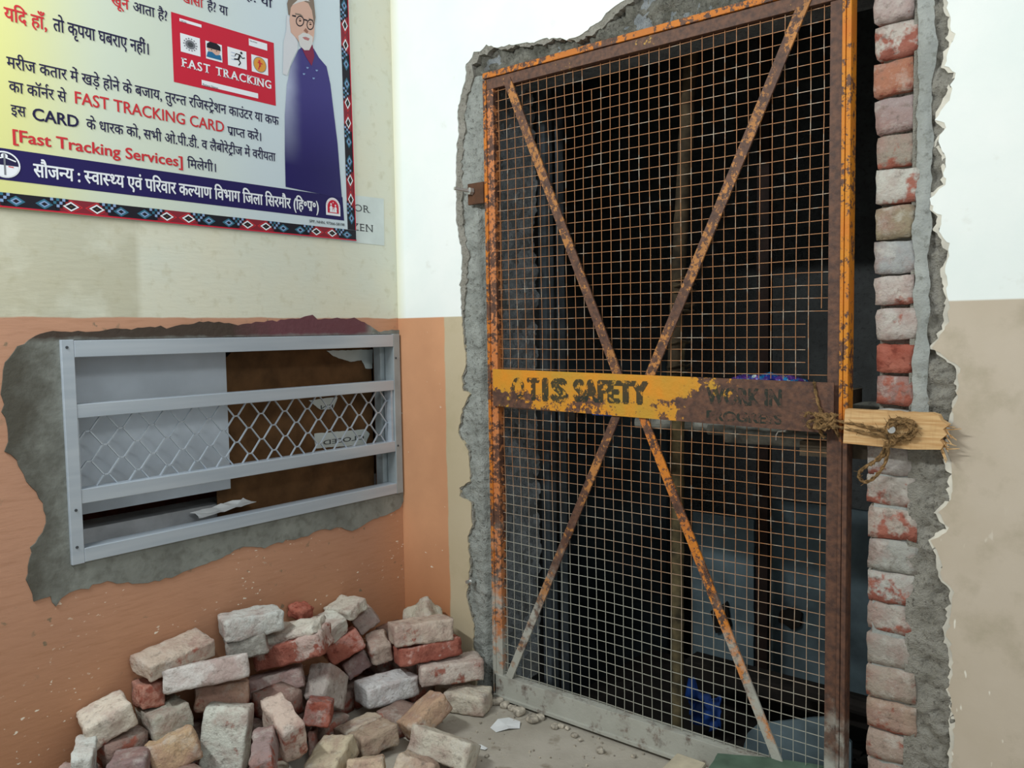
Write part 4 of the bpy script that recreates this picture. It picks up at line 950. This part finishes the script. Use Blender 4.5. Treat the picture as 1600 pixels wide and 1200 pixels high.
b = MB(); b.box(.44, 1.712, .272, 1.1, -1.2, -.17); struct(b.build('floor_pit_ledge', M['dark']))  # ledge coloured dark to stand for shade behind the bottom rail
bc = empty('blue_cloth', (1.15, .45, .05)); tag(bc, 'crumpled blue cloth low in the shaft behind the gate', 'cloth')
V = []; Fc = []; (xa, za), (xb, zb) = B(1078, 1128, .45), B(1126, 1092, .45)
for i in range(13):
    for j in range(9):
        x = xa + (xb - xa) * i / 12; z = za + (zb - za) * j / 8 + (.05 if i < 4 and j == 8 else 0); V.append((x + .01 * noise.noise(Vector((i, j, 1.5))), .45 + .05 * noise.noise(Vector((i * .5, j * .5, 3))), z + .012 * noise.noise(Vector((i * .7, j * .7, 8)))))
for i in range(12):
    for j in range(8): a = i * 9 + j; Fc.append((a, a + 1, a + 10, a + 9))
fixpar(mesh('fabric', V, Fc, M['blue'], bc, True)).modifiers.new('t', 'SOLIDIFY').thickness = .003
gr = empty('guide_rail', (.46, .31, 0)); tag(gr, 'blue grey lift guide rail standing behind the left reveal', 'rail')
b = MB(); b.box(.44, .475, .30, .345, -.2, 2.9); b.box(.50, .506, .33, .37, -.2, 2.9); b.build('rail_section', M['guide'], gr)

# ------------------------------------------------------------------ the brick heap
PILE = [('bA', 0.0666, -1.1664, 0.2647, 0.0301, 0.1121, 0.0393, -0.1034, 0.0245, 0.0092, -0.0004, 0.0246, -0.0699),
 ('bB', 0.129, -1.2586, 0.1917, 0.0255, 0.0435, -0.0038, -0.0981, 0.0587, 0.0123, -0.0147, -0.0011, -0.1117),
 ('bB2', 0.1188, -1.2765, 0.1675, 0.0403, 0.0721, -0.0235, -0.1051, 0.0491, -0.0299, 0.005, -0.0183, -0.0477),
 ('bC', 0.1987, -1.1728, 0.1739, 0.0511, 0.0719, 0.0005, -0.0891, 0.0634, -0.0166, 0.0091, -0.0059, -0.0712),
 ('bD', 0.0848, -1.0165, 0.2176, 0.0157, 0.1052, 0.0092, -0.1453, 0.0231, -0.0165, 0.009, 0.0049, -0.0721),
 ('bE', 0.2004, -1.0532, 0.1699, 0.0391, 0.1164, 0.0277, -0.063, 0.0253, -0.0176, 0.0277, 0.0107, -0.084),
 ('bF', 0.1965, -0.8927, 0.1412, -0.0979, -0.0815, 0.0101, -0.0118, 0.0365, 0.179, -0.0423, 0.0492, -0.0128),
 ('bG', 0.3879, -0.8956, 0.1573, 0.0379, 0.0448, 0.0102, -0.1164, 0.0922, 0.0269, -0.002, 0.0168, -0.0663),
 ('bH', 0.3289, -0.7909, 0.1737, 0.0151, 0.0643, 0.0122, -0.1482, 0.0254, 0.0492, -0.0308, 0.0276, -0.107),
 ('bI', 0.2795, -0.6286, 0.1424, 0.0546, 0.0536, -0.0126, -0.077, 0.0708, -0.0327, 0.0074, -0.0236, -0.0684),
 ('bJ', 0.1816, -0.5209, 0.1551, -0.0698, -0.0253, -0.0159, 0.0429, -0.0663, -0.0826, -0.0148, 0.0915, -0.0811),
 ('bK', 0.0956, -0.6508, 0.1969, 0.0987, 0.1356, 0.0265, -0.077, 0.0597, -0.0192, 0.0157, 0.0005, -0.0612),
 ('bL', 0.0941, -0.8398, 0.2172, 0.0848, 0.1243, -0.0022, -0.0855, 0.0577, -0.0348, 0.0185, -0.0138, -0.0682),
 ('bM', 0.1367, -0.9119, 0.324, 0.1162, 0.1989, 0.0112, -0.0898, 0.0545, -0.0359, 0.0205, -0.0084, -0.0642),
 ('bN', 0.0613, -0.9671, 0.3772, -0.0121, 0.2108, 0.0106, -0.1032, -0.0066, 0.0147, -0.0076, 0.0022, -0.0523),
 ('bO', 0.0481, -1.0408, 0.2856, 0.007, 0.0658, -0.0037, -0.0854, 0.0087, -0.0063, 0.0045, -0.0042, -0.0661),
 ('bQ', 0.0885, -0.7308, 0.4097, 0.0617, 0.1673, 0.0035, -0.0993, 0.0367, -0.0032, 0.0023, 0.0005, -0.0653),
 ('bQ2', 0.0818, -0.7447, 0.3437, 0.0575, 0.1039, 0.0175, -0.0926, 0.0535, -0.013, 0.0111, 0.0042, -0.0616),
 ('bR', 0.1313, -0.6105, 0.3062, 0.1888, 0.1172, 0.0597, -0.0617, 0.0953, 0.0081, 0.0133, 0.0146, -0.0707),
 ('bS', 0.0392, -0.5082, 0.3738, -0.008, 0.0674, -0.0035, -0.0631, -0.0069, 0.0121, -0.0073, -0.003, -0.0399),
 ('bT', 0.072, -0.4336, 0.3007, 0.0136, 0.1063, 0.0265, -0.1028, 0.0094, 0.015, -0.0078, 0.017, -0.0645),
 ('bU', 0.0663, -0.3415, 0.3448, -0.0144, 0.0954, 0.0206, -0.1182, -0.0165, -0.0061, 0.0009, 0.0089, -0.0405),
 ('bV', 0.0605, -0.254, 0.2768, 0.0333, 0.0607, 0.0394, -0.0668, 0.0412, -0.0071, 0.0212, 0.0247, -0.0558),
 ('bW', 0.0925, -0.3795, 0.2268, 0.0512, 0.1031, 0.0477, -0.0907, 0.0569, -0.0255, 0.028, 0.0158, -0.0642),
 ('bX', 0.0715, -0.3087, 0.1351, 0.0332, 0.0723, 0.0409, -0.0808, 0.0523, -0.0268, 0.0291, 0.0172, -0.0541),
 ('bY', 0.1433, -0.264, 0.1984, 0.0418, 0.0617, 0.0164, -0.0909, 0.0554, 0.0233, -0.0047, 0.0216, -0.0697),
 ('bZ', 0.2777, -0.1913, 0.2654, 0.0999, 0.1816, -0.0037, -0.0953, 0.0521, -0.0162, 0.0089, -0.0064, -0.0729),
 ('bAA', 0.1942, -0.0955, 0.2587, -0.0881, -0.0422, -0.0651, 0.0107, 0.0706, -0.0603, 0.065, -0.0547, -0.0525),
 ('bBB', 0.2938, -0.1762, 0.1966, 0.1066, 0.1948, 0.0096, -0.0934, 0.052, -0.0182, 0.0105, -0.0027, -0.0616),
 ('bCC', 0.3597, -0.1347, 0.1309, 0.126, 0.1811, -0.003, -0.0908, 0.0631, -0.0047, 0.0019, -0.0025, -0.0703),
 ('bDD', 0.2331, -0.3119, 0.0923, 0.0489, 0.184, -0.0009, -0.1062, 0.0282, -0.003, 0.0018, -0.0008, -0.0723),
 ('bEE', 0.4297, -0.1201, 0.0373, -0.1369, -0.0557, 0.0026, -0.0379, 0.093, -0.0025, -0.0005, -0.0021, -0.0698),
 ('bFF', 0.4542, -0.351, 0.0738, 0.0229, 0.1315, 0.0678, -0.0966, 0.0286, -0.0228, 0.0214, 0.0261, -0.0578),
 ('bHH', 0.3095, -0.4986, 0.0421, 0.0233, 0.1292, 0.0118, -0.0866, 0.0174, -0.0196, 0.013, 0.0027, -0.0552),
 ('bII', 0.3988, -0.5173, 0.0495, 0.0282, 0.1198, 0.0104, -0.0909, 0.0225, -0.0129, 0.01, 0.0033, -0.0649),
 ('bPP', 0.2927, -0.5206, 0.0871, 0.0208, 0.0412, 0.0031, -0.0852, 0.0452, -0.0289, 0.0138, -0.0035, -0.0463),
 ('bJJ', 0.3999, -0.6821, 0.0539, -0.057, 0.1196, 0.0306, -0.0957, -0.0427, -0.0116, 0.0004, 0.0171, -0.0659),
 ('bKK', 0.5229, -0.6549, 0.0525, -0.0734, -0.0712, -0.0065, -0.0604, 0.0662, -0.0428, 0.0213, -0.0168, -0.0561),
 ('bLL', 0.6576, -0.591, 0.0629, 0.0978, 0.0437, -0.0253, -0.0351, 0.0618, -0.029, -0.0029, -0.0355, -0.0723),
 ('bMM', 0.6222, -0.4412, 0.0583, -0.2021, -0.0348, 0.0118, -0.0019, 0.0355, 0.0716, -0.0135, 0.0669, -0.0336),
 ('bNN', 0.3143, -0.8054, 0.0355, 0.0343, 0.0291, -0.0006, -0.0485, 0.0567, -0.0212, 0.0086, -0.0112, -0.0495),
 ('bOO', 0.27, -0.6489, 0.0509, 0.0152, 0.0171, -0.0, -0.0702, 0.0624, -0.0285, 0.0166, -0.015, -0.0737)]
# coat colour, share of bare red, roughness of the shape, label
INFO = dict(
 bA=((206,198,184),.36,1.2,'big cream half brick at the far left of the heap, with a pinkish front'),
 bB=((196,200,196),.25,1.3,'whitish brick tucked under the big cream half brick'),
 bB2=((186,168,162),.42,1.2,'pinkish brick at the bottom left corner, below the whitish one'),
 bC=((136,120,120),.45,1.2,'mauve grey brick in shadow under the big cream half brick'),
 bD=((164,162,150),.18,1.0,'greenish grey square block right of the big cream half brick'),
 bE=((182,156,126),.22,1.4,'tan yellow sloping brick below the greenish grey block'),
 bF=((200,202,192),.36,1.0,'large cream brick standing on end at the bottom of the heap'),
 bG=((146,128,126),.46,1.2,'dark mauve brick right of the large cream upright brick'),
 bH=((194,176,164),.42,1.2,'pale pink broken brick with a red crack down its front'),
 bI=((140,100,94),.56,1.0,'red brown square block under the pink and grey upright brick'),
 bJ=((166,158,152),.28,1.0,'upright brick with a pinkish left face and a grey right face'),
 bK=((156,134,130),.40,1.0,'mauve brick directly under the red brick with a white crust'),
 bL=((178,146,128),.42,1.0,'tan pink brick under the long light grey one'),
 bM=((194,190,186),.30,1.0,'long light grey brick with one dark red spot'),
 bN=((182,168,154),.42,1.1,'long beige brick against the orange wall at upper left'),
 bO=((176,128,112),.52,1.0,'small pinkish brick below the left end of the long beige brick'),
 bQ=((184,186,182),.34,1.3,'bluish grey brick with a red chip, topmost at upper left'),
 bQ2=((132,130,124),.2,1.0,'dark grey brick under the bluish grey one with the red chip'),
 bR=((186,166,158),.54,1.4,'big red brick with a thick white crust in the middle of the heap'),
 bS=((176,108,92),.66,1.8,'small red broken chunk at the top of the heap'),
 bT=((196,198,188),.16,1.3,'cream coated brick between the white crusted red brick and the wall'),
 bU=((188,184,172),.28,1.4,'rounded pale brick at the very top of the heap'),
 bV=((164,152,146),.38,1.2,'narrow grey pink brick under the rounded pale topmost brick'),
 bW=((168,112,100),.58,1.0,'slanting red brick under the cream coated one'),
 bX=((150,126,124),.42,1.1,'small mauve block below the slanting red brick'),
 bY=((168,152,140),.42,1.5,'irregular grey and pink chunk between the two stacks'),
 bZ=((188,172,158),.42,1.0,'topmost whole brick of the right stack near the gate'),
 bAA=((178,172,156),.12,1.8,'pointed grey mortar chunk leaning behind the right stack'),
 bBB=((190,150,140),.64,1.0,'bright red brick, second from the top in the right stack'),
 bCC=((192,180,170),.44,1.0,'pale long brick with a red smear, third in the right stack'),
 bDD=((202,202,202),.30,1.0,'tan topped brick with a chalk white front in the middle of the heap'),
 bEE=((194,186,170),.38,1.2,'lowest brick of the right stack touching the foot of the gate'),
 bFF=((178,150,126),.42,1.0,'long tan topped brick with a dark red side on the floor'),
 bHH=((182,168,150),.26,1.0,'flat beige brick left of the long tan topped one'),
 bII=((164,146,128),.34,1.3,'brown brick with a rough dark grey front, low in the heap'),
 bJJ=((190,178,154),.34,1.2,'cream topped brick with a mauve end at the bottom centre'),
 bKK=((196,178,154),.3,1.1,'sand coloured brick cut by the bottom edge of the photo'),
 bLL=((186,170,150),.40,1.6,'broken cream and orange piece before the long grey brick'),
 bMM=((190,184,170),.36,1.0,'long pale grey brick nearest the floor paper, with a mauve end'),
 bNN=((184,176,162),.3,1.4,'small pale stub at the foot of the large cream upright brick'),
 bOO=((128,100,92),.45,1.2,'thin dark brick squeezed under the red brown square block'))
for i, b_ in enumerate(PILE):
    nm = b_[0]
    if nm == 'bPP': continue
    c = Vector(b_[1:4]); a1, a2, a3 = (Vector(b_[4 + 3 * k:7 + 3 * k]) for k in range(3))
    coat, ex, rg, lab = INFO[nm]
    me = brickmesh(i + 3.7, a1.length, a2.length, a3.length, (16, 10, 8), .0062 * min(1.8, rg), .005 * rg)
    o = bpy.data.objects.new('brick', me); col.objects.link(o)
    e1 = a1.normalized(); e2 = (a2 - e1 * a2.dot(e1)).normalized(); e3 = e1.cross(e2)
    mt = Matrix((e1, e2, e3)).transposed().to_4x4(); mt.translation = c; o.matrix_world = mt
    o.color = lin(tuple(min(240, v * 1.07) for v in coat))[:3] + (ex + .01,); tag(o, lab, 'brick', 'bricks heaped in the corner')
    if nm == 'bR':                             # the thick white mortar crust still stuck on it
        cr = brickmesh(55, a1.length * .93, a2.length * .98, .034, (16, 10, 5), .014, .012); k = bpy.data.objects.new('mortar_crust', cr); col.objects.link(k); k.parent = o
        k.location = (0, .012, (-1 if e3.dot(a3) > 0 else 1) * (a3.length / 2 + .008)); k.color = lin((212, 208, 196))[:3] + (.1,)
BURY = [(0.075, -1.32, 0.036, 0), (0.075, -1.14, 0.036, 2), (0.075, -1.02, 0.036, 2), (0.075, -0.9, 0.036, 2), (0.075, -0.78, 0.036, 2), (0.075, -0.66, 0.036, 2), (0.075, -0.54, 0.036, 2), (0.075, -0.42, 0.036, 2), (0.075, -0.3, 0.036, 2), (0.075, -0.18, 0.036, 2), (0.195, -1.32, 0.036, 0), (0.195, -1.14, 0.036, 2), (0.195, -1.02, 0.036, 2), (0.195, -0.78, 0.036, 2), (0.195, -0.54, 0.036, 2), (0.195, -0.15, 0.036, 2), (0.315, -1.32, 0.036, 0), (0.315, -1.14, 0.036, 2), (0.315, -1.02, 0.036, 2), (0.345, -0.36, 0.036, 2), (0.375, -0.9, 0.036, 1), (0.435, -1.32, 0.036, 0), (0.435, -1.14, 0.036, 2), (0.435, -1.02, 0.036, 2), (0.075, -1.17, 0.11, 2), (0.075, -1.05, 0.11, 2), (0.075, -0.93, 0.11, 2), (0.075, -0.81, 0.11, 2), (0.075, -0.69, 0.11, 2), (0.075, -0.57, 0.11, 2), (0.075, -0.45, 0.11, 2), (0.075, -0.18, 0.11, 2), (0.195, -0.75, 0.11, 2), (0.195, -0.15, 0.11, 2), (0.225, -1.32, 0.11, 2), (0.225, -1.2, 0.11, 2), (0.285, -1.08, 0.11, 2), (0.075, -1.14, 0.184, 2), (0.075, -0.12, 0.184, 2), (0.195, -0.72, 0.184, 2)]
core = [brickmesh(90 + k, .105, .052, .070, (4, 3, 3), .008, .003) for k in range(2)] + [brickmesh(95, .105, .215, .070, (4, 6, 3), .008, .003)]
for i, (x, y, z, k) in enumerate(BURY):
    if x > .4: continue
    o = bpy.data.objects.new('brick', core[2] if k != 2 else core[i % 2]) if False else bpy.data.objects.new('brick', core[2] if k in (0, 1) else brickmesh(100 + i % 3, .105, .115, .070, (4, 4, 3), .008, .003))
    if k == 0: pass
    col.objects.link(o); o.location = (x, y, z); o.rotation_euler = (0, 0, math.pi / 2 if k == 1 else 0)
    o.color = lin((150, 130, 120))[:3] + (.5,); tag(o, 'grey pink brick buried inside the corner heap', 'brick', 'bricks buried inside the heap')

# ------------------------------------------------------------------ small things on the floor
def stone(x, y, r, seed, lab, m='stone'):
    me = brickmesh(seed, r * 2, r * 1.6, r * 1.2, (5, 4, 4), r * .5, r * .25); me.materials.clear(); me.materials.append(M[m])
    o = bpy.data.objects.new('pebble', me); col.objects.link(o); o.location = (x, y, r * .58); o.rotation_euler = (0, 0, seed); tag(o, lab, 'pebble', 'pebbles by the foot of the gate')
PEB = [(778,1100,.018,'pale round pebble beside the lowest stack brick'),(790,1104,.015,'second pebble from the stack, close under the gate rail'),(800,1110,.012,'small flat pebble above the paper scrap'),(812,1117,.017,'whitish lump touching the paper scrap'),(832,1128,.017,'round tan pebble right of the paper scrap'),(848,1122,.014,'tan pebble close to the gate rail'),(866,1138,.011,'grey pebble, first of the small row below the gate'),(877,1137,.009,'tiny grey pebble in the middle of the small row'),(888,1139,.007,'tiniest grey pebble ending the small row'),(898,1152,.009,'lone small pebble right of the row'),(908,1158,.006,'crumb right of the lone pebble'),(937,1176,.011,'flat pale flake at the right of the floor'),(684,1144,.006,'crumb beside the long tan topped brick'),(760,1183,.006,'crumb near the long pale grey brick'),(990,1184,.007,'crumb at the bottom right of the bare floor')]
for i, (px, py, r, lab) in enumerate(PEB):
    p = F(px, py); stone(p.x, min(p.y, -.03), r * 1.2, i * 1.3 + .7, lab)
def scrap(name, pts, lab, cat, curl=.006):
    P = [F(x, y) for x, y in pts]; c = sum(P, Vector()) / len(P); e = empty(name, (c.x, c.y, .002)); tag(e, lab, cat)
    V = [(c.x, c.y, .004)] + [(p.x, p.y, .0015 + curl * (i % 2)) for i, p in enumerate(P)]; n = len(P)
    fixpar(mesh('sheet', V, [(0, i + 1, (i + 1) % n + 1) for i in range(n)], M['paper'], e)).modifiers.new('t', 'SOLIDIFY').thickness = .0008
scrap('paper_scrap', [(766,1138),(778,1127),(795,1122),(813,1131),(812,1139),(795,1142),(775,1145)], 'folded white paper scrap on the floor before the gate', 'paper')
scrap('paper_scrap', [(738,1163),(752,1166),(762,1170),(758,1174),(742,1169)], 'thin white paper strip above the long pale grey brick', 'paper', .003)
sd_ = MB()
for i in range(70):
    px = random.uniform(690, 1030); p = F(px, random.uniform(1105, 1200)); 
    if p.y > -.02 or p.x < .42: continue
    r = random.uniform(.0008, .0032); sd_.hexa([(p.x + sx * r * random.uniform(.7, 1.2), p.y + sy * r * random.uniform(.7, 1.2), r * (sz + 1)) for sz in (-1, 1) for sy in (-1, 1) for sx in (-1, 1)])
o = sd_.build('mortar_crumbs', M['stone']); tag(o, 'fine mortar crumbs scattered on the floor before the gate', 'crumbs', None, 'stuff')
bl = empty('pale_block', (1.22, -.2, 0)); tag(bl, 'pale square block standing against the gate bottom', 'block')
q = [(1032, 1201), (1058, 1175), (1104, 1191), (1080, 1222)]
P = [F(x, y, .10) for x, y in q]
b = MB(); lo = [(p.x, p.y, 0.0) for p in P]; hi = [(p.x, p.y, .10) for p in P]
b.hexa([lo[0], lo[3], lo[1], lo[2], hi[0], hi[3], hi[1], hi[2]]); b.build('body', M['blockwood'], bl, bevel=.006)
gs = empty('green_slab', (1.4, -.15, 0)); tag(gs, 'dull green slab standing at the gate foot beside the pale block', 'slab')
q = [(1098, 1215), (1122, 1177), (1200, 1183), (1292, 1197), (1300, 1240)]
P = [F(x, y, .11) for x, y in q]; P = [(p.x, p.y) for p in P]
slab('body', [jag(P, .02, .003, 3, True)], lambda u, v, d: (u, v, d), .11, 0, M['greenslab'], gs)
